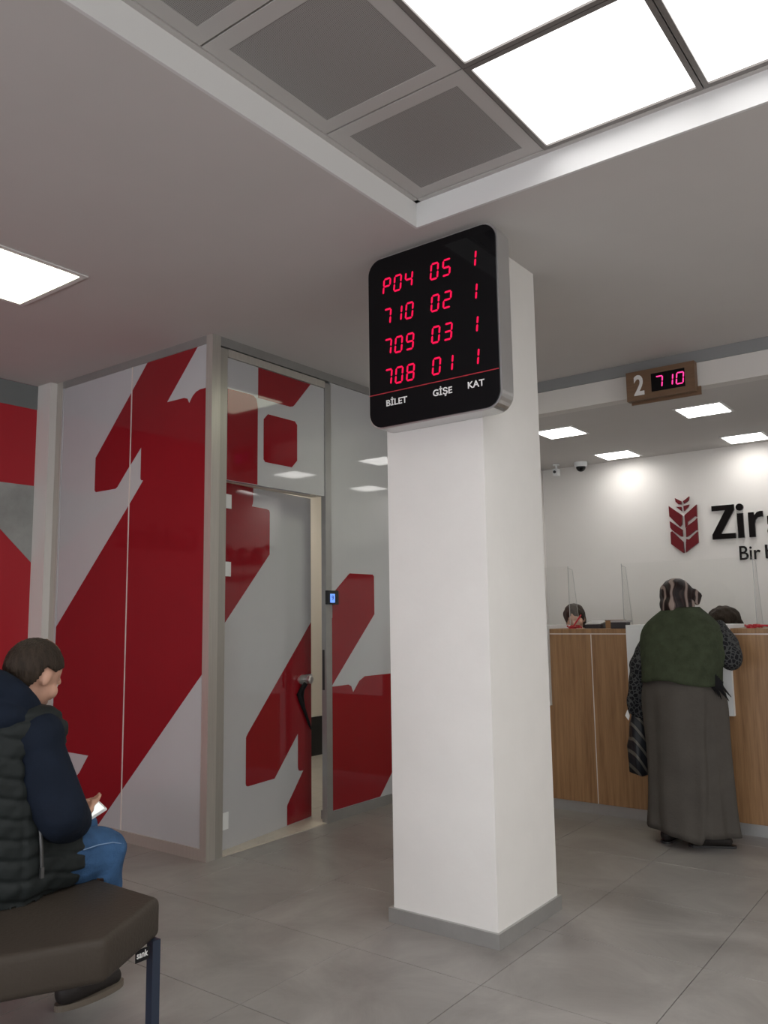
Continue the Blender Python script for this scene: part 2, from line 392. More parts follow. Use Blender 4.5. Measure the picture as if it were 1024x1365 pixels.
def tray_lamp():
    t = thing('ceiling_light', 'x', 'ceiling light', (0,0,TZ), 'luminous panels in the ceiling recess')
    bm = bmesh.new(); w = 0.596; e = 0.018
    for a in ((0,0,w,e),(0,w-e,w,w),(0,e,e,w-e),(w-e,e,w,w-e)): bx(bm, a[0], a[1], TZ-0.004, a[2], a[3], TZ+0.03)
    obj('frame', bm, m_grid, t)
    box('diffuser', (e, e, TZ+0.004), (w-e, w-e, TZ+0.016), m_lamp, t)
    return t
names_l = {(1,0): 'square lit ceiling panel seen whole in the recess, beside the dark tiles',
           (1,1): 'lit ceiling panel cut by the top of the photo, above the whole panel',
           (2,0): 'lit ceiling panel at the top right corner, right of the whole panel',
           (2,1): 'lit ceiling panel in the recess diagonally behind the whole one, towards the viewer',
           (1,2): 'lit ceiling panel in the recess, left column, nearest the viewer',
           (2,2): 'lit ceiling panel in the recess, right column, nearest the viewer'}
for i in range(7):
    for j in range(6):
        x, y = GX + 0.6*i, GY - 0.6*(j+1)
        if y < TY0-0.01: continue
        if (i, j) in lamp_cells:
            if lamp0 is None:
                lamp0 = tray_lamp(); lamp0.location = (x, y, TZ); lamp0['label'] = names_l[(i,j)]; ORG[lamp0.name] = Vector((x,y,TZ))
            else:
                c = dup(lamp0, (0,0,0)); c.location = (x, y, TZ); c['label'] = names_l.get((i,j)) or 'lit ceiling panel outside the photo, %s column and %s row of the luminous field' % (('first','second','third','fourth','fifth')[i-1], ('front','second','third','last')[j])
        else:
            o = bpy.data.objects.new('ceiling_tile', ctm); COL.objects.link(o); o.parent = ceil; o.location = (x, y, TZ)

# side lamp set flush into the plain ceiling, and rear lamps
def flush_lamp(x0, y0, x1, y1, z, mt, label, group=None, inner=0.035):
    t = thing('ceiling_light', label, 'ceiling light', ((x0+x1)/2, (y0+y1)/2, z), group)
    bm = bmesh.new(); e = inner
    for a in ((x0-e,y0-e,x1+e,y0),(x0-e,y1,x1+e,y1+e),(x0-e,y0,x0,y1),(x1,y0,x1+e,y1)): bx(bm, a[0], a[1], z-0.006, a[2], a[3], z-0.0005)
    obj('frame', bm, m_fascia, t, bevel=0.0015)
    box('diffuser', (x0+0.0005, y0+0.0005, z-0.008), (x1-0.0005, y1-0.0005, z-0.001), mt, t)
    return t
flush_lamp(-2.83, 3.92, -2.28, 4.47, C, m_lamp_s, 'square ceiling light hidden behind the pillar, mirrored in the panel above the door', inner=0.03)
flush_lamp(-4.0, 1.60, -3.457, 2.15, C, m_lamp_s, 'greenish square ceiling light at the left edge, set in the plain ceiling', inner=0.03)
RG = 'square ceiling lights behind the counter'
for cx_, cy_, lb in ((-1.59, 5.93, 'ceiling light behind the counter, just below and right of the number display box'),
                   (-2.69, 5.93, 'ceiling light behind the counter nearest the pillar'),
                   (-2.69, 7.13, 'ceiling light behind the counter above the wheat logo, close to the dome camera'),
                   (-1.59, 7.13, 'ceiling light behind the counter at the right edge, against the rear wall')):
    flush_lamp(cx_-0.15, cy_-0.15, cx_+0.15, cy_+0.15, C2, m_lamp_r, lb, RG, inner=0.02)
# further rear lamps to the right, outside the frame but part of the same row
for cx_, wd in ((-0.49, 'first'), (0.61, 'second')):
    flush_lamp(cx_-0.15, 5.78, cx_+0.15, 6.08, C2, m_lamp_r, 'rear ceiling light outside the photo, %s one beyond its right edge' % wd, RG, inner=0.02)

# ------------------------------------------------------------------ walls
box_ = lambda n, a, b, mt: struct(box(n, a, b, mt))
struct(box('wall_right', (XR, YN, 0), (XR+0.1, YW, 3.2), m_wall))
# front wall (behind the viewer) that carries the added daylight windows
wf = struct(box('wall_front', (XL, YN-0.1, 0), (XR, YN, 3.2), m_wall))
wl = struct(box('wall_left', (XL-0.1, YN, 0), (XL, PY+0.0, C), m_redwall))
bm = bmesh.new(); prism(bm, [(YN, 2.807), (PY-0.03, 2.807), (PY-0.03, C-0.002), (YN, C-0.002)], (XL,0,0), (0,1,0), (0,0,1), (1,0,0), 0.003)
obj('grey_band', bm, m_darkgreen, wl)
bm = bmesh.new(); prism(bm, [(0.6, 2.258), (PY-0.03, 2.258), (PY-0.03, 1.70), (2.482, 2.258-0.0), (0.6, 2.2)][:4], (XL,0,0), (0,1,0), (0,0,1), (1,0,0), 0.003)
obj('concrete_print', bm, m_concrete, wl)
wb = struct(box('wall_back', (-8.2, YW, 0), (XR, YW+0.1, 3.2), m_rearwall))
# side wall closing the counter area on the left (continues the partition line)
struct(box('wall_rear_left', (PX-0.1, YB+0.02, 0), (PX, YW, C2), m_rearwall))
rc_ = struct(box('ceiling_rear', (PX-0.1, YB+0.1, C2), (XR, YW, C2+0.02), m_ceil))
# bulkhead over the counter
bh = struct(box('wall_bulkhead', (PX, YB, C2), (XR, YB+0.1, C), m_wall))
box('grey_strip', (PX, YB-0.012, 2.902), (XR, YB-0.0005, C-0.0005), m_strip, bh)

# white boxed column between the red wall and the partition
struct(box('wall_column', (XL-0.05, PY-0.05, 0), (-5.215, PY+0.15, C), m_wall, bevel=0.004))

# ------------------------------------------------------------------ partition
pt = thing('wall_partition', None, None, (PX, PY, 0), kind='structure')
D = 0.10
# left face frame (faces -Y)
box('post', (-5.212, PY, 0), (-5.143, PY+D, C), m_alu, pt, 0.004)
box('post', (-3.632, PY, 0), (PX+0.002, PY+0.064, C), m_alu, pt, 0.010)
box('rail', (-5.143, PY, 2.93), (-3.632, PY+D, C), m_alu_d, pt, 0.003)
box('rail', (-5.143, PY, 0), (-3.632, PY+D, 0.063), m_alu, pt, 0.003)
SEAM = -4.352
lp = box('laminate_panel', (-5.143, PY+0.006, 0.063), (SEAM-0.005, PY+0.05, 2.93), m_gray, pt)
rp = box('laminate_panel', (SEAM+0.005, PY+0.006, 0.063), (-3.632, PY+0.05, 2.93), m_gray, pt)
box('joint_strip', (SEAM-0.0045, PY+0.003, 0.063), (SEAM+0.0045, PY+0.05, 2.93), m_groove, pt)
box('glazing_bead', (-5.143, PY+0.001, 0.063), (-5.128, PY+0.0055, 2.93), m_gray, pt)
L_RED = [(-4.199,2.929),(-3.718,2.929),(-3.996,2.637),(-3.834,2.636),(-3.804,2.626),(-3.787,2.596),(-3.755,2.636),(-3.725,2.655),(-3.69,2.663),(-3.634,2.663),(-3.634,1.007),(-4.541,0.103),(-4.577,0.066),(-5.14,0.066),(-5.14,1.261),(-4.366,2.021),(-4.335,2.052),(-4.215,2.174),(-4.235,2.178),(-4.243,2.19),(-4.243,2.388),(-4.335,2.302),(-4.365,2.273),(-4.480,2.162),(-4.501,2.152),(-4.715,2.152),(-4.731,2.165),(-4.731,2.384),(-4.364,2.757),(-4.336,2.787)]
def clip_poly(pts, xa, xb):
    def half(ps, x, keep_gt):
        out = []
        for i in range(len(ps)):
            a, b = ps[i], ps[(i+1) % len(ps)]
            ia = (a[0] >= x) if keep_gt else (a[0] <= x); ib = (b[0] >= x) if keep_gt else (b[0] <= x)
            if ia: out.append(a)
            if ia != ib:
                t = (x-a[0])/(b[0]-a[0]); out.append((x, a[1] + t*(b[1]-a[1])))
        return out
    return half(half(pts, xa, True), xb, False)
def graphic(pts, pl, parent, name='red_graphic', mt=None, t=0.0012):
    bm = bmesh.new()
    if pl == 'L': prism(bm, pts, (0, PY+0.006, 0), (1,0,0), (0,0,1), (0,-1,0), t)
    elif pl == 'D': prism(bm, pts, (PX-0.006, 0, 0), (0,1,0), (0,0,1), (1,0,0), t)
    else: prism(bm, pts, pl[0], pl[1], (0,0,1), pl[2], t)
    bm.normal_update()
    bmesh.ops.triangulate(bm, faces=bm.faces[:], ngon_method='EAR_CLIP')
    return obj(name, bm, mt or m_red, parent)
# upper and lower parts of the motif are clipped per panel (the polygon is split by hand where clipping would cross itself)
up_left = [(-4.357,2.283),(-4.480,2.162),(-4.501,2.152),(-4.715,2.152),(-4.731,2.165),(-4.731,2.384),(-4.357,2.764)]
low_left = [(-5.14,1.261),(-4.357,2.030),(-4.357,0.287),(-4.577,0.066),(-5.14,0.066)]
right_all = [(-4.199,2.929),(-3.718,2.929),(-3.996,2.637),(-3.834,2.636),(-3.804,2.626),(-3.787,2.596),(-3.755,2.636),(-3.725,2.655),(-3.69,2.663),(-3.634,2.663),(-3.634,1.007),(-4.347,0.297),(-4.347,2.040),(-4.215,2.174),(-4.235,2.178),(-4.243,2.19),(-4.243,2.388),(-4.347,2.290),(-4.347,2.775)]
graphic(up_left, 'L', lp); graphic(low_left, 'L', lp); graphic(right_all, 'L', rp)
graphic([(-5.139,0.469),(-4.709,0.465),(-4.80,0.352),(-5.139,0.005+0.07)], (( 0, PY+0.0045, 0), (1,0,0), (0,-1,0)), lp, 'grey_graphic', m_gray)

# door face (faces +X)
def pbox(name, y0, z0, y1, z1, mt, depth=D, front=0.0, bevel=0.003, parent=None):
    return box(name, (PX-depth, y0, z0), (PX+front, y1, z1), mt, parent or pt, bevel)
pbox('post', PY+0.065, 0, 3.225, 2.915, m_alu_m, 0.05, -0.003, 0.006)
pbox('post', 4.103, 0, 4.160, 2.905, m_alu_d, 0.036, 0.004, 0.004)
pbox('rail', PY+0.065, 2.925, 5.30, C, m_alu_d, D, 0.0)
pbox('rail', 3.226, 2.868, 4.102, 2.915, m_alu, 0.12, 0.004, 0.006)
pbox('rail', 4.161, 0, 5.28, 0.062, m_alu_d, D, 0.0)
tr = pbox('laminate_panel', 3.228, 2.122, 4.101, 2.866, m_gray, 0.046, -0.006, 0.001)
graphic([(3.230,2.676),(3.408,2.679),(3.445,2.675),(3.466,2.66),(3.475,2.63),(3.479,2.60),(3.479,2.124),(3.230,2.124)], 'D', tr)
graphic([(3.481,2.865),(3.965,2.865),(3.809,2.691),(3.795,2.679),(3.768,2.671),(3.481,2.671)], 'D', tr)
graphic([(3.567,2.583),(3.812,2.583),(3.834,2.562),(3.834,2.325),(3.784,2.274),(3.545,2.274),(3.530,2.290),(3.530,2.545)], 'D', tr)
# lining of the doorway (cream underside of the lintel)
box('door_lining', (PX-0.12, 3.226, 2.122), (PX-0.047, 4.101, 2.868), m_cream, pt)
fp = pbox('laminate_panel', 4.162, 0.064, 5.278, 2.923, m_gray, 0.046, -0.006, 0.001)
graphic([(4.165,1.457),(4.345,1.600),(4.362,1.611),(4.619,1.611),(4.635,1.598),(4.635,1.330),(4.165,0.861)], 'D', fp)
graphic([(4.165,0.857),(4.337,0.859),(4.368,0.846),(4.388,0.804),(4.456,0.876),(4.518,0.903),(5.275,0.903),(5.275,0.668),(4.676,0.068),(4.165,0.068)], 'D', fp)

# door leaf, ajar into the back room
LO = Vector((-3.655, 3.293, 0)); LD = Vector((-0.13400756, 0.99098031, 0)); LN = Vector((0.99098031, 0.13400756, 0))
dr = thing('door_1', 'grey laminate door leaf with red geometric print, standing slightly open', None, tuple(LO), kind='structure')
LW = 0.889
bm = bmesh.new(); prism(bm, [(-0.045, 0.008), (LW, 0.008), (LW, 2.128), (-0.045, 2.128)], LO - LN*0.0013, LD, (0,0,1), -LN, 0.038)
leaf = obj('door_leaf', bm, m_gray, dr)
LPL = (tuple(LO - LN*0.0013), tuple(LD), tuple(LN))
graphic([(-0.043,2.126),(0.254,2.126),(0.254,2.045),(0.250,2.022),(0.241,2.005),(0.39,2.004),(0.418,1.998),(0.424,1.985),(0.424,1.715),(0.012,1.303),(-0.043,1.25)], LPL, leaf)
graphic([(LW-0.001,1.281),(0.218,0.628),(0.203,0.61),(0.201,0.60),(0.201,0.338),(0.207,0.325),(0.221,0.32),(0.484,0.32),(0.734,0.562),(0.734,0.346),(0.742,0.328),(0.759,0.321),(0.796,0.319),(0.619,0.135),(0.616,0.125),(0.616,0.010),(LW-0.001,0.010)], LPL, leaf)
for z0, z1 in ((1.967,2.052), (1.561,1.647), (0.119,0.213)):
    bm = bmesh.new(); prism(bm, [(-0.04,z0),(0.042,z0),(0.042,z1),(-0.04,z1)], LO, LD, (0,0,1), LN, 0.004)
    tube(bm, [LO + LD*(-0.045) + LN*0.012 + Vector((0,0,z0)), LO + LD*(-0.045) + LN*0.012 + Vector((0,0,z1))], 0.009, 12)
    obj('hinge', bm, m_white, dr)
def lpt(a, z, n=0.0): return LO + LD*a + LN*n + Vector((0,0,z))
# handle: stadium back plate with round knob
bm = bmesh.new()
st = [(0.775 + 0.038*math.cos(a), 0.905 + 0.030*math.sin(a)) for a in np.linspace(PI/2, 3*PI/2, 12)] + [(LW-0.003, 0.875), (LW-0.003, 0.935)]
prism(bm, st, LO, LD, (0,0,1), LN, 0.010)
h = obj('handle', bm, m_silver, dr, bevel=0.002)
bm = bmesh.new(); tube(bm, [lpt(0.795,0.905,0.010), lpt(0.795,0.905,0.045)], 0.010, 16)
tube(bm, [lpt(0.795,0.905,0.036), lpt(0.795,0.905,0.042), lpt(0.795,0.905,0.062), lpt(0.795,0.905,0.068)], [0.012,0.027,0.027,0.020], 24)
obj('knob', bm, m_silver, h, smooth=False)
# strap hung on the knob
sp_ = tag(obj('strap', (lambda b: (tube(b, [lpt(0.775,0.885,0.03), lpt(0.752,0.845,0.014), lpt(0.728,0.812,0.012), lpt(0.745,0.775,0.012), lpt(0.80,0.690,0.012), lpt(0.845,0.610,0.012), lpt(0.868,0.573,0.012)], [0.010,0.012,0.015,0.014,0.011,0.008,0.004], 8),
     tube(b, [lpt(0.795,0.875,0.03), lpt(0.775,0.84,0.016), lpt(0.765,0.80,0.014), lpt(0.775,0.76,0.012), lpt(0.80,0.70,0.012)], [0.006,0.008,0.010,0.009,0.006], 8), b)[2])(bmesh.new()), m_blkcloth, org=tuple(lpt(0.795,0.875,0.03)), smooth=True),
     'thin black strap hanging from the door knob over the red print', 'strap')
# strike plate on the jamb
box('strike_plate', (PX-0.030, 4.1015, 0.84), (PX-0.012, 4.1028, 1.10), m_dark, pt)
# electronic lock with lit blue display
lk = thing('door_keypad', 'small black electronic lock with glowing blue display on the door frame', 'lock', (PX+0.004, 4.15, 1.395))
box('casing', (PX+0.0045, 4.094, 1.397), (PX+0.030, 4.200, 1.488), m_blackpl, lk, 0.004)
box('display', (PX+0.0302, 4.114, 1.408), (PX+0.032, 4.160, 1.466), m_lcd, lk)
text('9', 0.045, (PX+0.0322, 4.128, 1.424), (0,1,0), (0,0,1), m_lcdtxt, lk, 'digit', depth=0.0005)
box('back_plate', (PX+0.0045, 4.096, 1.307), (PX+0.008, 4.160, 1.396), m_alu_d, lk, 0.001)

# ------------------------------------------------------------------ back room seen through the gap
struct(box('floor_inner', (-6.6, 3.2, -0.004), (PX-0.1, YW, 0.001), m_grout))
bt = bpy.data.objects['floor_inner']
itm = tile_mesh(0.33, 0.33); itm.materials.clear(); itm.materials.append(m_beige_tile)
for i in range(9):
    for j in range(12):
        o = bpy.data.objects.new('floor_tile', itm); COL.objects.link(o); o.parent = bt; o.location = (PX-0.0-0.33*(i+1), 3.23+0.33*j, 0.0075)
# stone threshold
th = struct(box('trim_1', (PX-0.10, 3.226, 0.0), (PX-0.002, 4.102, 0.006), m_beige_tile))
struct(box('ceiling_inner', (-6.6, 3.2, 2.75), (PX-0.121, YW, 2.77), m_wall))
struct(box('wall_inner_far', (-5.46, 4.6, 0.37), (-5.36, YW, 2.75), m_cream))
struct(box('baseboard_inner', (-5.46, 4.6, 0.0), (-5.358, YW, 0.37), m_black))
struct(box('wall_inner_side', (-6.6, PY+0.151, 0), (-6.5, YW, 2.75), m_cream))
struct(box('wall_inner_near', (-6.6, PY+0.152, 0), (PX-0.12, PY+0.18, 2.75), m_cream)) if False else None
flush_lamp(-4.9, 4.9, -4.3, 5.5, 2.75, m_lamp_i, 'ceiling light in the room behind the half open door', inner=0.02)  # unseen lamp added to brighten the back room

# ------------------------------------------------------------------ pillar
pl = thing('pillar', 'tall white square pillar with a brushed metal skirting, in front of the counter', 'pillar', (-1.98, 3.26, 0))
box('shaft', (-2.226, 2.992, 0.0), (-1.713, 3.53, C-0.0005), m_pillar, pl, 0.004)
bm = bmesh.new()
bx(bm, -2.245, 2.977, 0.0005, -1.701, 2.9915, 0.060); bx(bm, -2.245, 3.5305, 0.0005, -1.701, 3.548, 0.060)
bx(bm, -2.245, 2.9915, 0.0005, -2.2265, 3.5305, 0.060); bx(bm, -1.7125, 2.9915, 0.0005, -1.701, 3.5305, 0.060)
obj('skirting', bm, m_plinth, pl, bevel=0.001)

# ------------------------------------------------------------------ queue display on the pillar
bd = thing('queue_display', 'large black queue number board with red digits hung on the white pillar', 'display board', (-1.9, 2.95, 2.16))
bm = bmesh.new(); prism(bm, rounded(-2.246, 2.152, -1.558, 2.962, 0.075), (0, 2.985, 0), (1,0,0), (0,0,1), (0,-1,0), 0.098)
obj('casing', bm, m_silver, bd, bevel=0.004)
bm = bmesh.new(); prism(bm, rounded(-2.239, 2.159, -1.565, 2.955, 0.070), (0, 2.8868, 0), (1,0,0), (0,0,1), (0,-1,0), 0.0068)
obj('front_panel', bm, m_gloss, bd)
YF = 2.8795
rows = [('P','0','4','0','5','1', 2.776), ('7','1','0','0','2','1', 2.630), ('7','0','9','0','3','1', 2.4865), ('7','0','8','0','1','1', 2.345)]
for r_ in rows:
    z = r_[6]; hh, ww, tt = 0.078, 0.044, 0.0082
    for ch, x in zip(r_[:6], (-2.157, -2.096, -2.034, -1.896, -1.833, -1.705)):
        seg_digit(ch, x, z, ww, hh, YF, tt, m_led, bd)
box('red_line', (-2.238, YF-0.0008, 2.312), (-1.566, YF, 2.316), m_redline, bd)
text('BİLET', 0.040, (-2.144, YF, 2.2515), (1,0,0), (0,0,1), m_whiteprint, bd, off=0.0007, depth=0.0006, width=0.115)
text('GİŞE', 0.040, (-1.892, YF, 2.2525), (1,0,0), (0,0,1), m_whiteprint, bd, off=0.0007, depth=0.0006, width=0.098)
text('KAT', 0.040, (-1.716, YF, 2.2555), (1,0,0), (0,0,1), m_whiteprint, bd, off=0.0007, depth=0.0006, width=0.080)

# ------------------------------------------------------------------ wooden number display over the counter
nd = thing('counter_number_display', 'small wooden display box reading 2 and 710 on the bulkhead above the counter', 'display board', (-1.66, YB, 2.7))
box('casing', (-1.883, 5.215, 2.706), (-1.438, YB-0.0125, 2.902), m_wood_d, nd, 0.003)
box('back_plate', (-1.872, YB-0.012, 2.69), (-1.420, YB-0.0005, 2.745), m_wood_d, nd, 0.001)
box('screen', (-1.716, 5.2128, 2.745), (-1.499, 5.2148, 2.866), m_gloss, nd)
text('2', 0.185, (-1.832, 5.2143, 2.742), (1,0,0), (0,0,1), m_whiteprint, nd, off=0.005, depth=0.001, width=0.068)
for ch, x in zip('710', (-1.694, -1.627, -1.559)): seg_digit(ch, x, 2.764, 0.050, 0.080, 5.2123, 0.0075, m_led2, nd)

# ------------------------------------------------------------------ counter
CT = 1.21
ct = thing('bank_counter', 'long oak veneered service counter with a grey plinth', 'counter', (-2.0, YB+0.3, 0))
box('carcass', (PX+0.001, YB+0.016, 0.07), (2.6, YB+0.38, CT-0.030), m_wood_d, ct)
edges = [PX+0.002, -2.920, -2.243, -1.566, -0.889, -0.212, 0.465, 1.142, 1.819, 2.6]
for a, b in zip(edges[:-1], edges[1:]):
    box('front_panel', (a+0.004, YB, 0.070), (b-0.004, YB+0.0155, 1.172), m_wood, ct, 0.001)
    box('joint_strip', (b-0.0036, YB+0.003, 0.070), (b+0.0036, YB+0.0155, 1.172), m_groove, ct)
box('joint_strip', (PX+0.002, YB+0.003, 1.1725), (2.6, YB+0.0155, 1.1795), m_groove, ct)
box('worktop', (PX+0.002, YB, 1.180), (2.6, YB+0.42, CT), m_wood, ct, 0.002)
box('plinth', (PX+0.002, YB+0.006, 0.0005), (2.6, YB+0.03, 0.0695), m_alu_d, ct, 0.001)
LG = 'white writing ledges on the counter'
def ledge(x0, x1, label):
    t = thing('writing_ledge', label, 'ledge', ((x0+x1)/2, YB-0.02, CT), LG)
    box('top_slab', (x0, YB-0.035, CT+0.0005), (x1, YB+0.35, CT+0.024), m_white, t, 0.002)
    box('drop_panel', (x0, YB-0.035, 0.690), (x1, YB-0.0008, CT), m_white, t, 0.002)
ledge(-3.18, -2.545, 'white writing ledge folded over the counter, half hidden by the pillar')
ledge(-1.985, -1.345, 'white writing ledge folded over the counter, behind the woman in green')
ledge(-0.79, -0.15, 'white writing ledge further right along the counter, outside the photo')

# acrylic screens
def screen(x0, x1, label, lefts=True):
    t = thing('acrylic_screen', label, 'glass screen', ((x0+x1)/2, 5.40, CT+0.024), 'clear acrylic screens on the counter')
    z0, z1 = CT+0.0245, 1.645
    bm = bmesh.new(); bx(bm, x0, 5.40, z0, x1, 5.405, z1); obj('front_pane', bm, m_glass, t)
    for xe in (x0, x1):
        bm = bmesh.new(); bx(bm, xe-0.003, 5.3995, z0, xe, 5.4055, z1)
        obj('polished_edge', bm, m_glassedge, t)
        s = 1
        bm = bmesh.new(); prism(bm, [(5.406, z0), (5.56, z0), (5.475, z1-0.02), (5.406, z1-0.012)], (xe-0.003,0,0), (0,1,0), (0,0,1), (1,0,0), 0.004)
        obj('side_wing', bm, m_glass, t)
        bm = bmesh.new(); tube(bm, [(xe-0.001, 5.56, z0), (xe-0.001, 5.475, z1-0.02), (xe-0.001, 5.406, z1-0.012)], 0.0015, 6)
        obj('polished_edge', bm, m_glassedge, t)
    return t
screen(-3.25, -2.44, 'clear acrylic screen on the counter beside the pillar')
screen(-2.05, -1.215, 'clear acrylic screen on the counter in front of the woman in green')
screen(-0.86, -0.05, 'clear acrylic screen further right along the counter, outside the photo')

# pens on coils
def pen(x, y, label, tilt_):
    t = thing('counter_pen', label, 'pen', (x, y, CT), 'red chained pens on the counter')
    bm = bmesh.new(); pts = []
    for k in range(140):
        a = k*0.42; rr = 0.030 + 0.012*math.sin(k*0.13)
        pts.append((x + rr*math.cos(a*0.35)*1.3 + 0.006*math.cos(a*2.1), y + rr*math.sin(a*0.35) + 0.004, CT + 0.008 + 0.006*math.sin(a*2.1) + 0.010*k/140))
    tube(bm, pts, 0.0028, 5); obj('coiled_cord', bm, m_redpl, t, smooth=True)
    bm = bmesh.new(); tube(bm, [(x-0.02,y,CT+0.001), (x-0.02,y,CT+0.012), (x-0.02,y,CT+0.016)], [0.028,0.026,0.012], 16); obj('base', bm, m_redpl, t)
    if tilt_:
        bm = bmesh.new(); tube(bm, [(x-0.015,y,CT+0.014), (x+0.035,y+0.01,CT+0.085), (x+0.042,y+0.012,CT+0.095)], [0.005,0.0065,0.004], 10); obj('barrel', bm, m_redpl, t)
    else:
        bm = bmesh.new(); tube(bm, [(x-0.01,y,CT+0.020), (x+0.08,y+0.01,CT+0.014), (x+0.10,y+0.012,CT+0.012)], [0.005,0.0065,0.004], 10); obj('barrel', bm, m_redpl, t)
pen(-2.375, 5.335, 'red coiled counter pen standing tilted in its holder near the pillar', True)
pen(-1.215, 5.335, 'red coiled counter pen lying on the counter right of the woman', False)
# things on the worktop between the two ledges
def dev(name, x0, x1, y0, y1, h, mt, label, cat, slope=0.0):
    t = thing(name, label, cat, ((x0+x1)/2, (y0+y1)/2, CT))
    bm = bmesh.new(); prism(bm, [(y0, CT+0.0005), (y1, CT+0.0005), (y1, CT+h), (y0, CT+h-slope)], (x0,0,0), (0,1,0), (0,0,1), (1,0,0), x1-x0)
    obj('body', bm, mt, t, bevel=0.003); return t
d1 = dev('card_terminal', -2.335, -2.215, 5.40, 5.52, 0.045, m_blackpl, 'low black card terminal with a glossy grey top, left of the brown box', 'card terminal', 0.02)
bm = bmesh.new(); prism(bm, [(5.395, CT+0.028), (5.525, CT+0.049), (5.525, CT+0.053), (5.395, CT+0.032)], (-2.330,0,0), (0,1,0), (0,0,1), (1,0,0), 0.110); obj('top_plate', bm, m_plinth, d1)
d2 = dev('brown_box', -2.190, -2.075, 5.42, 5.50, 0.050, m_brownbox, 'small brown box standing on the counter between two black devices', 'box')
box('lid', (-2.193, 5.417, CT+0.0505), (-2.072, 5.503, CT+0.057), m_wood_d, d2, 0.001)
d3 = dev('signature_pad', -2.110, -2.005, 5.31, 5.385, 0.042, m_blackpl, 'black signature pad with grey raised edge on the counter, right of the brown box', 'signature pad', 0.0)
box('pad_surface', (-2.108, 5.305, CT+0.0425), (-1.990, 5.388, CT+0.054), m_plinth, d3, 0.002)

# ------------------------------------------------------------------ cameras on the rear ceiling
dc = thing('dome_camera', 'white dome security camera with a black lens at the rear ceiling edge', 'camera', (-3.10, 7.25, C2))
bm = bmesh.new(); tube(bm, [(-3.10,7.25,C2-0.0005), (-3.10,7.25,C2-0.03), (-3.10,7.25,C2-0.045)], [0.062,0.062,0.050], 28); obj('housing', bm, m_white, dc, bevel=0.003)
bm = bmesh.new(); bmesh.ops.create_uvsphere(bm, u_segments=24, v_segments=12, radius=0.046, matrix=Matrix.Translation((-3.10,7.25,C2-0.046))); obj('lens_dome', bm, m_gloss, dc, smooth=True)
bc = thing('bracket_camera', 'small white camera hanging from the rear ceiling left of the dome camera', 'camera', (-3.33, 7.20, C2))
bm = bmesh.new(); tube(bm, [(-3.33,7.20,C2-0.0005), (-3.33,7.20,C2-0.012)], 0.032, 18); tube(bm, [(-3.33,7.20,C2-0.01), (-3.33,7.20,C2-0.045)], 0.008, 10); obj('mount', bm, m_white, bc)
bm = bmesh.new(); bx(bm, -3.352, 7.165, C2-0.11, -3.308, 7.235, C2-0.045); obj('body', bm, m_white, bc, bevel=0.006)
bm = bmesh.new(); tube(bm, [(-3.33,7.166,C2-0.078), (-3.33,7.155,C2-0.078)], 0.014, 16); obj('lens', bm, m_blackpl, bc)

# ------------------------------------------------------------------ logo and sign on the rear wall
YS = 7.40
lg = thing('wheat_logo', 'red stylised wheat ear emblem mounted on the white rear wall', 'logo', (-2.22, YW, 1.83))
def sign_piece(pts, name, parent, mt):
    bm = bmesh.new(); prism(bm, pts, (0, YW-0.0005, 0), (1,0,0), (0,0,1), (0,-1,0), 0.022); return obj(name, bm, mt, parent)
for p in ([(-2.342,2.268),(-2.229,2.174),(-2.233,2.091),(-2.251,2.072),(-2.341,2.174)],
          [(-2.340,2.130),(-2.232,2.043),(-2.233,1.982),(-2.247,1.985),(-2.321,2.045),(-2.339,2.071)],
          [(-2.339,2.028),(-2.325,2.038),(-2.231,1.935),(-2.229,1.835),(-2.242,1.841),(-2.340,1.923)],
          [(-2.207,2.172),(-2.097,2.259),(-2.099,2.148),(-2.118,2.158),(-2.183,2.110),(-2.187,2.070),(-2.206,2.060)],
          [(-2.201,2.055),(-2.188,2.066),(-2.185,2.076),(-2.118,2.120),(-2.100,2.140),(-2.100,2.028),(-2.116,2.034),(-2.181,1.985),(-2.203,1.975)],
          [(-2.214,1.840),(-2.100,1.921),(-2.100,2.020),(-2.113,2.010),(-2.180,1.953),(-2.203,1.960),(-2.209,1.924)],
          [(-2.283,2.336),(-2.227,2.300),(-2.229,2.272),(-2.254,2.276),(-2.278,2.300)], [(-2.212,2.300),(-2.157,2.338),(-2.163,2.304),(-2.180,2.290),(-2.205,2.277)],
          [(-2.276,2.255),(-2.232,2.250),(-2.230,2.212)], [(-2.211,2.256),(-2.161,2.265),(-2.170,2.243),(-2.208,2.210)]):
    sign_piece(p, 'emblem_segment', lg, m_logo_red)
sg = thing('bank_sign', 'black raised lettering on the white rear wall right of the wheat logo', 'sign', (-1.9, YW, 1.75))
# big word: first four letters traced, the rest (outside the frame) set in type
def letter(polys, holes=None):
    for p in polys: sign_piece(p, 'letter', sg, m_logo_blk)
letter([[(-1.972,2.232),(-1.785,2.232),(-1.785,2.187),(-1.905,1.984),(-1.785,1.984),(-1.785,1.938),(-1.978,1.938),(-1.978,1.980),(-1.860,2.187),(-1.972,2.187)]])
bm = bmesh.new(); prism(bm, [(-1.741+0.031*math.cos(a), 2.203+0.031*math.sin(a)) for a in np.linspace(0, 2*PI, 20)[:-1]], (0,YW-0.0005,0),(1,0,0),(0,0,1),(0,-1,0),0.022)
prism(bm, [(-1.766,1.938),(-1.716,1.938),(-1.716,2.150),(-1.766,2.150)], (0,YW-0.0005,0),(1,0,0),(0,0,1),(0,-1,0),0.022)
obj('letter', bm, m_logo_blk, sg)
letter([[(-1.676,1.938),(-1.626,1.938),(-1.626,2.050),(-1.618,2.083),(-1.600,2.103),(-1.572,2.108),(-1.558,2.105),(-1.558,2.155),(-1.580,2.156),(-1.606,2.148),(-1.628,2.122),(-1.630,2.150),(-1.676,2.150)]])
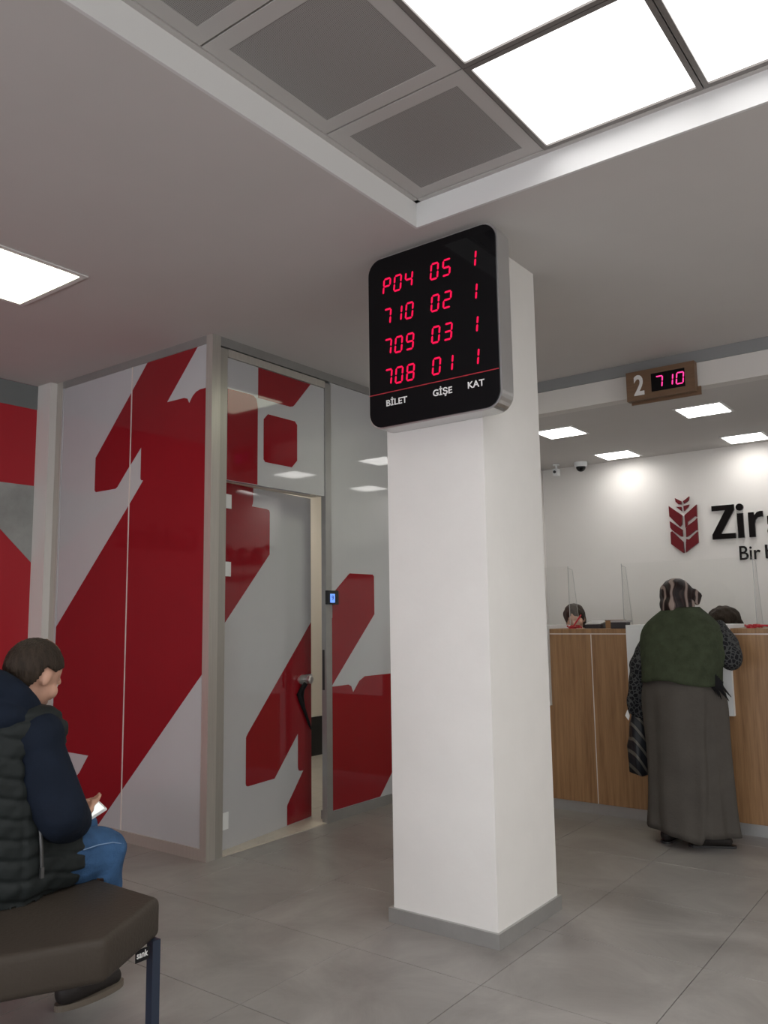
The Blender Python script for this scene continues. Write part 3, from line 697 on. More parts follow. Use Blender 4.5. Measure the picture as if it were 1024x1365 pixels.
text('aat Bankası', 0.405, (-1.532, YW-0.0115, 1.940), (1,0,0), (0,0,1), m_logo_blk, sg, 'letters', off=0.010, depth=0.011, width=2.05)
for wd, x0, wdt in (('Bir', -1.768, 0.168), ('bankadan', -1.563, 0.70), ('daha', -0.815, 0.33), ('fazlası', -0.43, 0.52)):
    text(wd, 0.172, (x0, YW-0.0065, 1.750), (1,0,0), (0,0,1), m_logo_blk, sg, 'slogan_word', off=0.0012, depth=0.006, width=wdt)
# welcome lettering on the red wall, seen only mirrored in the glossy partition
ws = thing('welcome_lettering', 'black welcome lettering on the red wall, seen only as a mirror image in the partition', 'sign', (XL, 1.7, 1.86))
for wd, y0, wdt in (('Hoş', 1.08, 0.42), ('Geldiniz', 1.69, 0.80)):
    text(wd, 0.30, (XL+0.0045, y0, 1.87), (0,1,0), (0,0,1), m_logo_blk, ws, 'welcome_word', off=0.004, depth=0.004, width=wdt)

# ------------------------------------------------------------------ bench
bn = thing('bench', 'brown leatherette waiting bench with angled end and dark square legs', 'bench', (-2.7, 1.42, 0))
fp_ = [(-2.185,1.715), (-2.026,1.412), (-2.185,1.105), (-3.75,1.105), (-3.90,1.412), (-3.75,1.715)]
bm = bmesh.new()
def inset(p, d):
    c = np.mean(p, axis=0); return [tuple(np.array(q) + (c-np.array(q))/np.linalg.norm(c-np.array(q))*d) for q in p]
prism(bm, [fp_[i] for i in range(6)], (0,0,0.335), (1,0,0), (0,1,0), (0,0,1), 0.117)
bmesh.ops.recalc_face_normals(bm, faces=bm.faces)
bmesh.ops.bevel(bm, geom=bm.edges[:], offset=0.022, segments=4, profile=0.5, affect='EDGES')
obj('seat_cushion', bm, m_leather, bn, smooth=True)
bm = bmesh.new(); prism(bm, inset(fp_, 0.17), (0,0,0.316), (1,0,0), (0,1,0), (0,0,1), 0.0185); obj('seat_frame', bm, m_navytube, bn)
for x, y in ((-2.181,1.688), (-2.200,1.140), (-3.73,1.140), (-3.73,1.688)):
    box('leg', (x-0.0145, y-0.0145, 0.0), (x+0.0145, y+0.0145, 0.3345), m_navytube, bn, 0.002)
tg = box('fabric_tag', (-2.153, 1.600, 0.298), (-2.151, 1.650, 0.334), m_blkcloth, bn)
text('sank', 0.026, (-2.1505, 1.604, 0.310), (0,1,0), (0,0,1), m_tag, tg, 'lettering', off=0.0006, depth=0.0003, width=0.040)

# ------------------------------------------------------------------ figures
def V(*a): return np.array(a, float)
def rcone(bm, p0, ra, p1, rb, seg=14):
    vs_ = []
    for p, r in ((p0, ra), (p1, rb)):
        for i in range(1, seg//2):
            th_ = PI*i/(seg//2)
            for k in range(seg):
                ph = 2*PI*k/seg
                vs_.append(bm.verts.new((p[0]+r*math.sin(th_)*math.cos(ph), p[1]+r*math.sin(th_)*math.sin(ph), p[2]+r*math.cos(th_))))
        vs_.append(bm.verts.new((p[0], p[1], p[2]+r))); vs_.append(bm.verts.new((p[0], p[1], p[2]-r)))
    res = bmesh.ops.convex_hull(bm, input=vs_)
    inner = list({v for v in res['geom_interior'] if isinstance(v, bmesh.types.BMVert)} | {v for v in res['geom_unused'] if isinstance(v, bmesh.types.BMVert)})
    if inner: bmesh.ops.delete(bm, geom=inner, context='VERTS')
def ell(bm, c, rad, A=None):
    M_ = Matrix.Translation(Vector(c)) @ ((A.to_4x4()) if A is not None else Matrix.Identity(4)) @ Matrix.Diagonal((*rad, 1))
    bmesh.ops.create_icosphere(bm, subdivisions=3, radius=1.0, matrix=M_)
def frame(fwd, up):
    f = Vector(fwd).normalized(); r = f.cross(Vector(up)).normalized(); u = r.cross(f)
    return Matrix(((r.x, f.x, u.x), (r.y, f.y, u.y), (r.z, f.z, u.z)))     # columns: right, forward, up
def blob(name, prims, mtl, parent, voxel=0.008, smooth=6, disp=None, label=None, factor=0.5, keep=None):
    bm = bmesh.new()
    for p in prims:
        if p[0] == 'c': rcone(bm, p[1], p[2], p[3], p[4])
        else: ell(bm, p[1], p[2], p[3] if len(p) > 3 else None)
    bmesh.ops.recalc_face_normals(bm, faces=bm.faces)
    me = bpy.data.meshes.new('tmp'); bm.to_mesh(me); bm.free()
    o = bpy.data.objects.new('tmp', me); COL.objects.link(o)
    md = o.modifiers.new('r', 'REMESH'); md.mode = 'VOXEL'; md.voxel_size = voxel; md.use_smooth_shade = True
    if smooth:
        s = o.modifiers.new('s', 'SMOOTH'); s.iterations = smooth; s.factor = factor
    dg = bpy.context.evaluated_depsgraph_get(); dg.update()
    out = bpy.data.meshes.new_from_object(o.evaluated_get(dg)); bpy.data.objects.remove(o); bpy.data.meshes.remove(me)
    out.name = name; out.materials.clear()
    if disp:
        n = len(out.vertices); co = np.empty(n*3); out.vertices.foreach_get('co', co); co = co.reshape(-1,3)
        no = np.empty(n*3); out.vertices.foreach_get('normal', no); no = no.reshape(-1,3)
        co = disp(co, no); out.vertices.foreach_set('co', co.ravel()); out.update()
    if keep:
        b2 = bmesh.new(); b2.from_mesh(out)
        bmesh.ops.delete(b2, geom=[v for v in b2.verts if not keep(v.co)], context='VERTS'); b2.to_mesh(out); b2.free()
    return link(name, out, mtl, parent, label=label, smooth=True)
def ch(*pr):
    """chain of (point, radius) -> capsules"""
    return [('c', pr[i][0], pr[i][1], pr[i+1][0], pr[i+1][1]) for i in range(len(pr)-1)]
def head_prims(c, F, s=1.0):
    c = Vector(c)
    def P(r, f, u): return tuple(c + F @ Vector((r*s, f*s, u*s)))
    pr = [('e', P(0,-0.012,0.028), (0.076*s,0.096*s,0.088*s), F), ('e', P(0,0.030,-0.020), (0.062*s,0.062*s,0.085*s), F),
          ('c', P(0,0.045,-0.070), 0.040*s, P(0,0.062,-0.088), 0.024*s), ('c', P(0,0.088,0.010), 0.009*s, P(0,0.108,-0.024), 0.012*s),
          ('c', P(-0.030,0.080,0.022), 0.012*s, P(0.030,0.080,0.022), 0.012*s), ('c', P(-0.016,0.090,-0.052), 0.008*s, P(0.016,0.090,-0.052), 0.008*s)]
    for sd in (-1, 1):
        pr += [('e', P(sd*0.074,-0.008,-0.004), (0.008*s,0.016*s,0.028*s), F), ('e', P(sd*0.045,0.058,-0.022), (0.022*s,0.024*s,0.026*s), F)]
    return pr
def eyes(c, F, parent, s=1.0):
    c = Vector(c)
    for sd in (-1, 1):
        bm = bmesh.new(); bmesh.ops.create_uvsphere(bm, u_segments=16, v_segments=10, radius=0.0110*s, matrix=Matrix.Translation(c + F @ Vector((sd*0.029*s, 0.0740*s, 0.006*s))))
        obj('eye', bm, m_eye, parent, smooth=True)
def hand_prims(w, d, n, side=1, curl=0.6, s=1.0):
    """w wrist point, d direction of fingers, n palm normal; five separate fingers"""
    w, d, n = Vector(w), Vector(d).normalized(), Vector(n); n = (n - d*n.dot(d)).normalized(); t = d.cross(n)*side
    pr = [('c', tuple(w), 0.026*s, tuple(w + d*0.03*s), 0.024*s)]
    for k in range(4):
        a = (k-1.5)*0.020*s
        base = w + d*0.085*s + t*a; pr.append(('c', tuple(w + d*0.02*s + t*a*0.6), 0.015*s, tuple(base), 0.0115*s))
        L = (0.068, 0.078, 0.072, 0.056)[k]*s; p = base; dd = d.copy()
        for j in range(3):
            dd = (dd + n*curl*(0.35+0.25*j)).normalized(); q = p + dd*L*(0.45, 0.32, 0.23)[j]
            pr.append(('c', tuple(p), (0.0098-0.001*j)*s, tuple(q), (0.0090-0.001*j)*s)); p = q
    b = w + d*0.025*s - t*0.022*s; q1 = b + (d*0.5 - t*0.75 + n*0.3).normalized()*0.042*s; q2 = q1 + (d*0.9 - t*0.1 + n*0.45).normalized()*0.036*s
    pr += [('c', tuple(b), 0.015*s, tuple(q1), 0.0115*s), ('c', tuple(q1), 0.0112*s, tuple(q2), 0.009*s)]
    return pr

# ---- seated man -------------------------------------------------------
man = thing('person', 'seated man in black quilted vest over navy hoodie and jeans, looking down at a phone', 'person', (-2.72, 1.45, 0))
HC = (-2.583, 1.490, 1.132); HF = frame((-0.22, 0.84, -0.50), (0.0, 0.50, 0.87))
hipR, hipL = V(-2.56,1.44,0.555), V(-2.76,1.44,0.555)
kneR, kneL = V(-2.548,1.750,0.520), V(-2.88,1.86,0.535)
ankR, ankL = V(-2.680,1.760,0.095), V(-2.95,1.93,0.095)
shR, shL = V(-2.478,1.455,0.945), V(-2.825,1.445,0.955)
elR, elL = V(-2.440,1.512,0.715), V(-2.90,1.60,0.70)
wrR, wrL = V(-2.560,1.650,0.632), V(-2.76,1.73,0.635)
neck = V(-2.615,1.405,1.020)
prs = [('e', (-2.655,1.43,0.565), (0.165,0.115,0.10))] + ch((V(-2.655,1.42,0.60),0.125),(V(-2.65,1.385,0.80),0.13),(V(-2.64,1.40,0.94),0.12),(neck,0.062),(V(*HC)-V(0.0,0.03,0.035),0.056))
prs += ch((shL,0.055),(shR,0.055)) + ch((shR,0.052),(elR,0.043),(wrR,0.027)) + ch((shL,0.052),(elL,0.043),(wrL,0.027))
prs += ch((hipR,0.080),(kneR,0.050),(V(-2.60,1.785,0.30),0.045),(ankR,0.036)) + ch((hipL,0.080),(kneL,0.050),(ankL,0.036))
for a in (ankR, ankL): prs += ch((a-V(0,0.01,0.04),0.038),(a+V(-0.01,0.13,-0.062),0.028))
prs += hand_prims(wrR, (-0.50,0.60,0.10), (-0.5,-0.2,0.8), 1, 0.5) + hand_prims(wrL, (0.62,0.32,0.15), (0.3,-0.2,0.8), -1, 0.5)
prs += head_prims(HC, HF, 1.0)
blob('body', prs, m_skin, man, 0.0065, 3)
eyes(HC, HF, man)
# hair: skull shell without the face side
def hair_cap(c, F, parent, mt, s=1.0, grow=0.006, rule=None, name='hair'):
    c = Vector(c)
    bm = bmesh.new(); M_ = Matrix.Translation(c + F @ Vector((0,-0.013*s,0.022*s))) @ F.to_4x4() @ Matrix.Diagonal(((0.076+grow)*s, (0.097+grow)*s, (0.092+grow)*s, 1))
    bmesh.ops.create_icosphere(bm, subdivisions=5, radius=1.0, matrix=M_)
    Fi = F.transposed(); kill = []
    for v in bm.verts:
        l = Fi @ (v.co - c) / s
        if rule(l.x, l.y, l.z): kill.append(v)
        else: v.co += (v.co-c).normalized()*0.0016*math.sin(v.co.x*380)*math.sin(v.co.y*310+v.co.z*270)
    bmesh.ops.delete(bm, geom=kill, context='VERTS')
    o = obj(name, bm, mt, parent, smooth=True)
    md = o.modifiers.new('thickness', 'SOLIDIFY'); md.thickness = 0.006; md.offset = -1
    return o
def man_rule(x, y, z):
    if y > 0.055: return z < 0.085
    if y > 0.010: return z < 0.030 + 0.7*(y-0.010)          # temple
    if y > -0.035: return z < 0.026 and abs(x) > 0.03       # over the ear
    return z < -0.075
hair_cap(HC, HF, man, m_hair, 1.0, 0.007, man_rule)
hair_cap(HC, HF, man, m_hairthin, 1.0, 0.0098, lambda x, y, z: (x*x/0.0010 + (y-0.005)**2/0.0013 > 1) or z < 0.05, 'thin_crown_hair')
# hoodie (sleeves, shoulders, hood bundle)
def wrinkle(scale, amp, seed=0):
    rs = np.random.RandomState(seed); K = rs.normal(size=(6,3))*scale; ph = rs.uniform(0, 6.28, 6)
    def f(co, no):
        d = sum(np.sin(co @ K[i] + ph[i]) for i in range(6))/3.0
        return co + no*(amp*d)[:,None]
    return f
pr = ch((shR-V(0,0,0.02),0.070),(V(-2.464,1.478,0.83),0.084),(elR,0.088),(V(-2.50,1.58,0.665),0.076),(wrR,0.045)) + ch((shL,0.080),(elL,0.075),(wrL,0.042)) + ch((shL,0.078),(V(-2.65,1.42,0.96),0.09),(shR,0.080))
pr += ch((V(-2.655,1.42,0.62),0.145),(V(-2.65,1.385,0.80),0.145),(V(-2.64,1.40,0.90),0.125))
blob('hoodie', pr, m_navy, man, 0.008, 5, wrinkle(24, 0.0055, 3))
# hood: collar wrapped round the neck, heavy folds behind
pr = ch((V(-2.700,1.40,1.075),0.050),(V(-2.665,1.335,1.115),0.058),(V(-2.600,1.315,1.125),0.060),(V(-2.550,1.345,1.108),0.056),(V(-2.520,1.395,1.075),0.048),(V(-2.515,1.450,1.030),0.036),(V(-2.535,1.500,1.000),0.026))
pr += ch((V(-2.700,1.40,1.055),0.050),(V(-2.70,1.46,1.02),0.034),(V(-2.66,1.51,0.99),0.026))
pr += ch((V(-2.71,1.37,1.02),0.055),(V(-2.65,1.300,1.035),0.060),(V(-2.56,1.305,1.035),0.055),(V(-2.500,1.36,1.015),0.045),(V(-2.490,1.43,0.995),0.032))
pr += ch((V(-2.69,1.36,0.99),0.06),(V(-2.62,1.35,0.99),0.075),(V(-2.55,1.37,0.98),0.06))
blob('hood', pr, m_navy, man, 0.007, 4, wrinkle(30, 0.005, 5))
# quilted vest
def quilt(co, no):
    zz = co[:,2] + 0.05*np.sin(co[:,0]*7+1.0)*0.35 + 0.10*(co[:,1]-1.4) + 0.006*np.sin(co[:,1]*31+co[:,0]*17)
    d = np.abs(np.sin(PI*zz/0.060))
    prof_ = np.minimum(1, d*1.6)
    rs = np.random.RandomState(8); K = rs.normal(size=(5,3))*48; w = sum(np.sin(co @ K[i] + i) for i in range(5))/5
    seam = np.exp(-((co[:,1]-1.40)/0.008)**2)*(co[:,2] < 0.9)
    return co + no*(0.009*(prof_-0.5) + 0.0035*w - 0.005*seam)[:,None]
cx = -2.655
pr = [('c',(cx-0.08,1.42,0.535),0.155,(cx+0.065,1.42,0.535),0.155), ('c',(cx-0.07,1.52,0.535),0.13,(cx+0.035,1.545,0.535),0.120),
      ('c',(cx-0.08,1.42,0.535),0.155,(cx-0.07,1.40,0.72),0.152), ('c',(cx+0.065,1.42,0.535),0.155,(cx+0.065,1.40,0.72),0.150), ('c',(cx+0.035,1.545,0.535),0.12,(cx+0.03,1.49,0.70),0.11), ('c',(-2.575,1.48,0.555),0.130,(-2.578,1.575,0.545),0.122), ('c',(-2.578,1.575,0.545),0.122,(-2.60,1.50,0.70),0.105),
      ('c',(cx-0.07,1.40,0.72),0.152,(cx-0.07,1.385,0.87),0.140), ('c',(cx+0.065,1.40,0.72),0.150,(cx+0.070,1.385,0.87),0.138), ('c',(cx-0.07,1.385,0.87),0.14,(cx+0.07,1.385,0.87),0.138),
      ('c',(cx+0.06,1.385,0.87),0.135,(-2.540,1.415,0.958),0.102), ('c',(cx-0.06,1.385,0.87),0.135,(cx-0.11,1.415,0.955),0.098), ('c',(-2.540,1.415,0.958),0.102,(cx-0.11,1.415,0.955),0.098), ('c',(-2.540,1.415,0.958),0.102,(-2.515,1.480,0.955),0.086)]
vest = blob('quilted_vest', pr, m_vest, man, 0.007, 3, quilt, keep=lambda c: c.z > 0.4505)
bm = bmesh.new(); tube(bm, [(-2.438,1.450,0.675),(-2.432,1.452,0.62),(-2.432,1.456,0.560)], 0.0055, 6); bx(bm, -2.434, 1.450, 0.530, -2.424, 1.460, 0.562)
obj('pocket_zip', bm, m_zip, vest)
bm = bmesh.new(); tube(bm, [(-2.500,1.475,1.020),(-2.480,1.500,0.995),(-2.475,1.525,0.965),(-2.485,1.54,0.930)], [0.012,0.018,0.018,0.012], 10)
obj('vest_collar', bm, m_vest, vest, smooth=True)
# jeans
pr = ch((hipR,0.100),(V(-2.552,1.62,0.540),0.092),(kneR,0.080),(V(-2.585,1.765,0.36),0.070),(V(-2.67,1.77,0.13),0.062)) + ch((hipL,0.100),(kneL,0.078),(V(-2.94,1.92,0.13),0.062)) + [('e',(-2.66,1.44,0.555),(0.175,0.13,0.10))]
jeans = blob('jeans', pr, m_denim, man, 0.008, 4, wrinkle(42, 0.0045, 9), keep=lambda c: c.z > 0.4505 or c.y > 1.7165)
bm = bmesh.new(); tube(bm, [(-2.465,1.62,0.570),(-2.470,1.68,0.572),(-2.476,1.74,0.566),(-2.482,1.785,0.550)], 0.0018, 5); obj('side_seam', bm, m_stitch, jeans)
for a, lb in ((ankR,0),(ankL,0)):
    pr = ch((a+V(0.0,-0.045,-0.045),0.042),(a+V(0.0,0.02,-0.040),0.046),(a+V(-0.01,0.14,-0.058),0.034)); pr += ch((a+V(0,-0.01,0.02),0.048),(a+V(0,0,-0.03),0.045))
    s = blob('shoe', pr, m_shoe, man, 0.006, 3, keep=lambda c: c.z > 0.004)
    bm = bmesh.new(); prism(bm, [(a[0]+0.046*math.cos(t_), a[1]+0.045+0.135*math.sin(t_)) for t_ in np.linspace(0, 2*PI, 24)[:-1]], (0,0,0.0005), (1,0,0), (0,1,0), (0,0,1), 0.020)
    obj('sole', bm, m_sole, s)
# phone in his hands
ph = thing('smartphone', 'white smartphone with a lit screen held in the seated man\'s hands', 'phone', (-2.60, 1.765, 0.66))
PF = frame((0.25, 0.80, 0.42), (0.1, -0.45, 0.85))
def loc_box(c, F, rx, ry, rz):
    bm = bmesh.new(); bx(bm, -rx, -ry, -rz, rx, ry, rz); bmesh.ops.transform(bm, matrix=Matrix.Translation(c) @ F.to_4x4(), verts=bm.verts); return bm
obj('casing', loc_box((-2.640,1.730,0.628), PF, 0.038, 0.075, 0.005), m_white, ph, bevel=0.003)
obj('screen', loc_box(Vector((-2.640,1.730,0.628)) + PF @ Vector((0,0,0.0056)), PF, 0.034, 0.069, 0.0004), m_screen, ph)

# ---- woman at the counter ---------------------------------------------
wm = thing('person', 'woman in patterned headscarf, olive shawl and long grey skirt leaning on the counter', 'person', (-1.53, 4.93, 0))
WH = (-1.555, 4.985, 1.385); WF = frame((0.25, 0.92, -0.30), (0.03, 0.28, 0.95))
sR, sL = V(-1.375,4.985,1.205), V(-1.700,4.965,1.205)
eR, eL = V(-1.268,4.955,1.045), V(-1.792,4.92,0.985)
wR_, wL_ = V(-1.375,5.17,1.225), V(-1.815,4.965,0.775)
prs = ch((V(-1.535,4.90,0.86),0.125),(V(-1.535,4.92,1.02),0.115),(V(-1.535,4.95,1.15),0.12),(V(-1.53,4.97,1.26),0.052),(V(*WH)-V(0,0.02,0.04),0.05)) + ch((sL,0.048),(sR,0.048))
prs += ch((sR,0.045),(eR,0.038),(wR_,0.025)) + ch((sL,0.045),(eL,0.038),(wL_,0.025))
prs += ch((V(-1.62,4.91,0.84),0.10),(V(-1.64,4.92,0.47),0.062),(V(-1.665,4.925,0.09),0.038)) + ch((V(-1.45,4.91,0.84),0.10),(V(-1.45,4.92,0.47),0.062),(V(-1.47,4.925,0.09),0.038))
prs += ch((V(-1.665,4.915,0.055),0.034),(V(-1.655,5.03,0.03),0.024)) + ch((V(-1.475,4.91,0.055),0.034),(V(-1.38,4.975,0.03),0.024))
prs += hand_prims(wR_, (-0.35,0.7,0.02), (0,0,-1), 1, 0.25, 0.9) + hand_prims(wL_, (0.0,0.10,-1), (1,0,0), 1, 0.8, 0.9)
prs += head_prims(WH, WF, 0.94)
blob('body', prs, m_skin, wm, 0.0075, 3); eyes(WH, WF, wm, 0.94)
# headscarf hugging the skull, with a side knot and a tail tucked into the shawl
c = Vector(WH); P_ = lambda r, f, u: tuple(c + WF @ Vector((r, f, u)))
pr = [('e', P_(0,-0.018,0.028), (0.094,0.110,0.100), WF), ('e', P_(0,-0.035,-0.040), (0.082,0.082,0.085), WF)] + ch((V(*P_(0,-0.03,-0.07)),0.070),(V(-1.54,4.965,1.265),0.080))
pr += ch((V(*P_(0.075,0.035,0.045)),0.032),(V(*P_(0.098,0.055,0.035)),0.024),(V(*P_(0.092,0.05,-0.005)),0.020)) + ch((V(*P_(0.075,0.0,-0.03)),0.034),(V(*P_(0.078,0.01,-0.105)),0.018))
sc_ = blob('headscarf', pr, m_scarf, wm, 0.006, 3, wrinkle(50, 0.0028, 12))
# patterned sleeves
pr = ch((sR,0.062),(V(-1.315,4.965,1.13),0.062),(eR,0.066),(V(-1.300,5.06,1.13),0.055),(wR_,0.038))
blob('sleeve', pr, m_lace, wm, 0.007, 4, wrinkle(45, 0.003, 21))
pr = ch((sL,0.062),(eL,0.058),(V(-1.812,4.935,0.86),0.052),(V(-1.818,4.955,0.77),0.048),(V(-1.818,4.96,0.715),0.050)) + ch((V(-1.80,4.91,0.95),0.04),(V(-1.845,4.90,0.80),0.025),(V(-1.85,4.90,0.72),0.018))
blob('sleeve', pr, m_lace, wm, 0.007, 4, wrinkle(45, 0.004, 22))
# olive shawl as a draped loft
def loft(name, rings, mtl, parent, thick=0.006, disp=None, closed=True, label=None):
    bm = bmesh.new(); R2 = [[bm.verts.new(p) for p in r] for r in rings]
    n = len(R2[0])
    for i in range(len(R2)-1):
        for k in range(n if closed else n-1): bm.faces.new((R2[i][k], R2[i][(k+1) % n], R2[i+1][(k+1) % n], R2[i+1][k]))
    o = obj(name, bm, mtl, parent, label=label, smooth=True)
    sd = o.modifiers.new('sub', 'SUBSURF'); sd.levels = 1; sd.render_levels = 1
    md = o.modifiers.new('thickness', 'SOLIDIFY'); md.thickness = thick; md.offset = 1
    return o
rings = []
prof = [(1.335,4.975,0.088,0.092,-1.532),(1.315,4.970,0.110,0.100,-1.533),(1.285,4.965,0.150,0.112,-1.535),(1.25,4.960,0.190,0.122,-1.537),(1.21,4.955,0.213,0.132,-1.538),(1.15,4.945,0.222,0.145,-1.535),(1.08,4.935,0.224,0.155,-1.530),(1.01,4.925,0.218,0.160,-1.533),(0.95,4.918,0.212,0.165,-1.536),(0.905,4.912,0.208,0.168,-1.538)]
N = 72
for i, (z, cy_, rx, ry, cx_) in enumerate(prof):
    rr = []
    q = i/(len(prof)-1)
    for k in range(N):
        a = 2*PI*k/N
        # squarish cross section
        ca, sa = math.cos(a), math.sin(a); e = 0.78
        X = math.copysign(abs(ca)**e, ca)*rx; Y = math.copysign(abs(sa)**e, sa)*ry
        fold = q*(0.006*math.sin(a*5+1+2*q) + 0.004*math.sin(a*11+3*q)) + 0.004*math.sin(7*q+a*3) + 0.0035*math.sin(13*q-a*4+2)
        dz = 0.010*math.sin(a*3+0.5)*q + (0.018*q if ca < 0 else -0.004*q)*0.5
        rr.append((cx_ + X*(1+fold*4), cy_ + Y*(1+fold*4), z + dz))
    rings.append(rr)
sh_ = loft('shawl', rings, m_green, wm, 0.010)
rc2 = []
for k in range(17):
    a = 2*PI*k/16; rc2.append((V(-1.540+0.083*math.cos(a)+0.004*math.sin(3*a), 4.972+0.080*math.sin(a), 1.305-0.016*math.sin(a)+0.006*math.sin(2*a)), 0.021+0.004*math.sin(3*a+1)))
blob('shawl_collar', ch(*rc2) + ch((V(-1.63,4.93,1.285),0.020),(V(-1.56,4.868,1.270),0.024),(V(-1.46,4.90,1.278),0.018)), m_green, wm, 0.007, 4, wrinkle(40, 0.004, 61))
# shawl point falling over the right arm, black lace fringe below it
pr = ch((V(-1.345,4.93,1.17),0.052),(V(-1.318,4.915,1.06),0.046),(V(-1.325,4.90,0.99),0.020))
blob('shawl_fold', pr, m_green, wm, 0.008, 4, wrinkle(30, 0.003, 31))
bm = bmesh.new()
for k in range(7):
    x = -1.350 + 0.009*k; tube(bm, [(x,4.845,0.985-0.01*k), (x+0.006*math.sin(k),4.842,0.90), (x+0.02+0.004*k,4.845,0.855-0.012*(k%3)-0.008*k*0.3)], [0.010,0.009,0.002], 6)
obj('black_fringe', bm, m_blkcloth, wm, smooth=True)
# skirt with an overlapping panel
rings = []
prof = [(0.955,0.195,0.150,-1.537),(0.90,0.212,0.165,-1.537),(0.82,0.228,0.178,-1.535),(0.72,0.232,0.182,-1.533),(0.60,0.232,0.180,-1.531),(0.48,0.232,0.176,-1.529),(0.36,0.236,0.174,-1.527),(0.24,0.240,0.174,-1.526),(0.14,0.246,0.176,-1.524),(0.075,0.250,0.178,-1.523)]
N = 96
for i, (z, rx, ry, cx_) in enumerate(prof):
    q = i/(len(prof)-1); rr = []
    for k in range(N):
        a = 2*PI*k/N; ca, sa = math.cos(a), math.sin(a)
        step = 0.0
        adeg = math.degrees(a) % 360
        edge = 322 - 26*q                       # seam runs down and inwards
        if edge < adeg < 359: step = -0.030*min(1, q*1.8)*min(1, (359-adeg)/25)
        fold = 0.010*q*math.sin(a*7+1.5*q) + 0.006*q*math.sin(a*13+2) + 0.007*math.sin(5*q+a*4) + 0.005*math.sin(9*q-a*6+1)*(1-q)
        dip = 0.034*q*math.exp(-((adeg-(edge-2))/24)**2) if adeg < edge else -0.004*q*math.exp(-((adeg-edge)/20)**2)
        rr.append((cx_ + ca*(rx+step+fold), 4.912 + sa*(ry+step+fold), z - dip + 0.022*q*(1 if ca < -0.3 else 0)*(-ca)))
    rings.append(rr)
loft('skirt', rings, m_skirt, wm, 0.004)
for pr in (ch((V(-1.668,4.885,0.040),0.036),(V(-1.665,4.95,0.040),0.038),(V(-1.655,5.05,0.032),0.028)), ch((V(-1.500,4.875,0.040),0.036),(V(-1.45,4.915,0.040),0.038),(V(-1.355,4.965,0.034),0.030))):
    s = blob('shoe', pr, m_shoe, wm, 0.006, 3, keep=lambda c: c.z > 0.003)
for pts in ([(-1.668,4.855),(-1.655,5.08)], [(-1.515,4.865),(-1.335,4.980)]):
    bm = bmesh.new(); rcone(bm, (pts[0][0], pts[0][1]+0.02, 0.035), 0.034, (pts[1][0], pts[1][1]-0.01, 0.035), 0.028)
    for v in bm.verts: v.co.z = 0.0005 + (0.012 if v.co.z > 0.035 else 0)
    bmesh.ops.remove_doubles(bm, verts=bm.verts, dist=0.0001)
    obj('shoe_sole', bm, m_blackpl, wm)
# bag on her left arm
bg = thing('shopping_bag', 'black bag with pale stripes hanging from the left hand of the woman', 'bag', (-1.83, 4.95, 0.36))
rings = []
for i, (z, rx, ry) in enumerate([(0.36,0.056,0.075),(0.37,0.062,0.085),(0.45,0.060,0.080),(0.52,0.066,0.070),(0.58,0.056,0.060),(0.65,0.060,0.050),(0.69,0.040,0.036),(0.715,0.022,0.022)]):
    rings.append([(-1.826 + rx*math.cos(a)*(1+0.12*math.sin(a*3+i*1.3)), 4.955 + ry*math.sin(a)*(1+0.1*math.sin(a*5+i)), z + 0.008*math.sin(a*2+i)) for a in np.linspace(0, 2*PI, 37)[:-1]])
bm = bmesh.new(); R2 = [[bm.verts.new(p) for p in r] for r in rings]
for i in range(len(R2)-1):
    for k in range(36): bm.faces.new((R2[i][k], R2[i][(k+1) % 36], R2[i+1][(k+1) % 36], R2[i+1][k]))
bm.faces.new(R2[0][::-1]); bm.faces.new(R2[-1])
obj('bag_body', bm, m_bag, bg, smooth=True)
bm = bmesh.new(); tube(bm, [(-1.826,4.93,0.70),(-1.83,4.955,0.735),(-1.825,4.975,0.72),(-1.83,4.985,0.695)], 0.007, 8); obj('handle', bm, m_blkcloth, bg, smooth=True)
bm = bmesh.new(); prism(bm, [(-1.878,0.700),(-1.862,0.735),(-1.850,0.700),(-1.858,0.672)], (0,4.886,0), (1,0,0), (0,0,1), (0,-1,0), 0.003); obj('white_tag', bm, m_tag, bg)

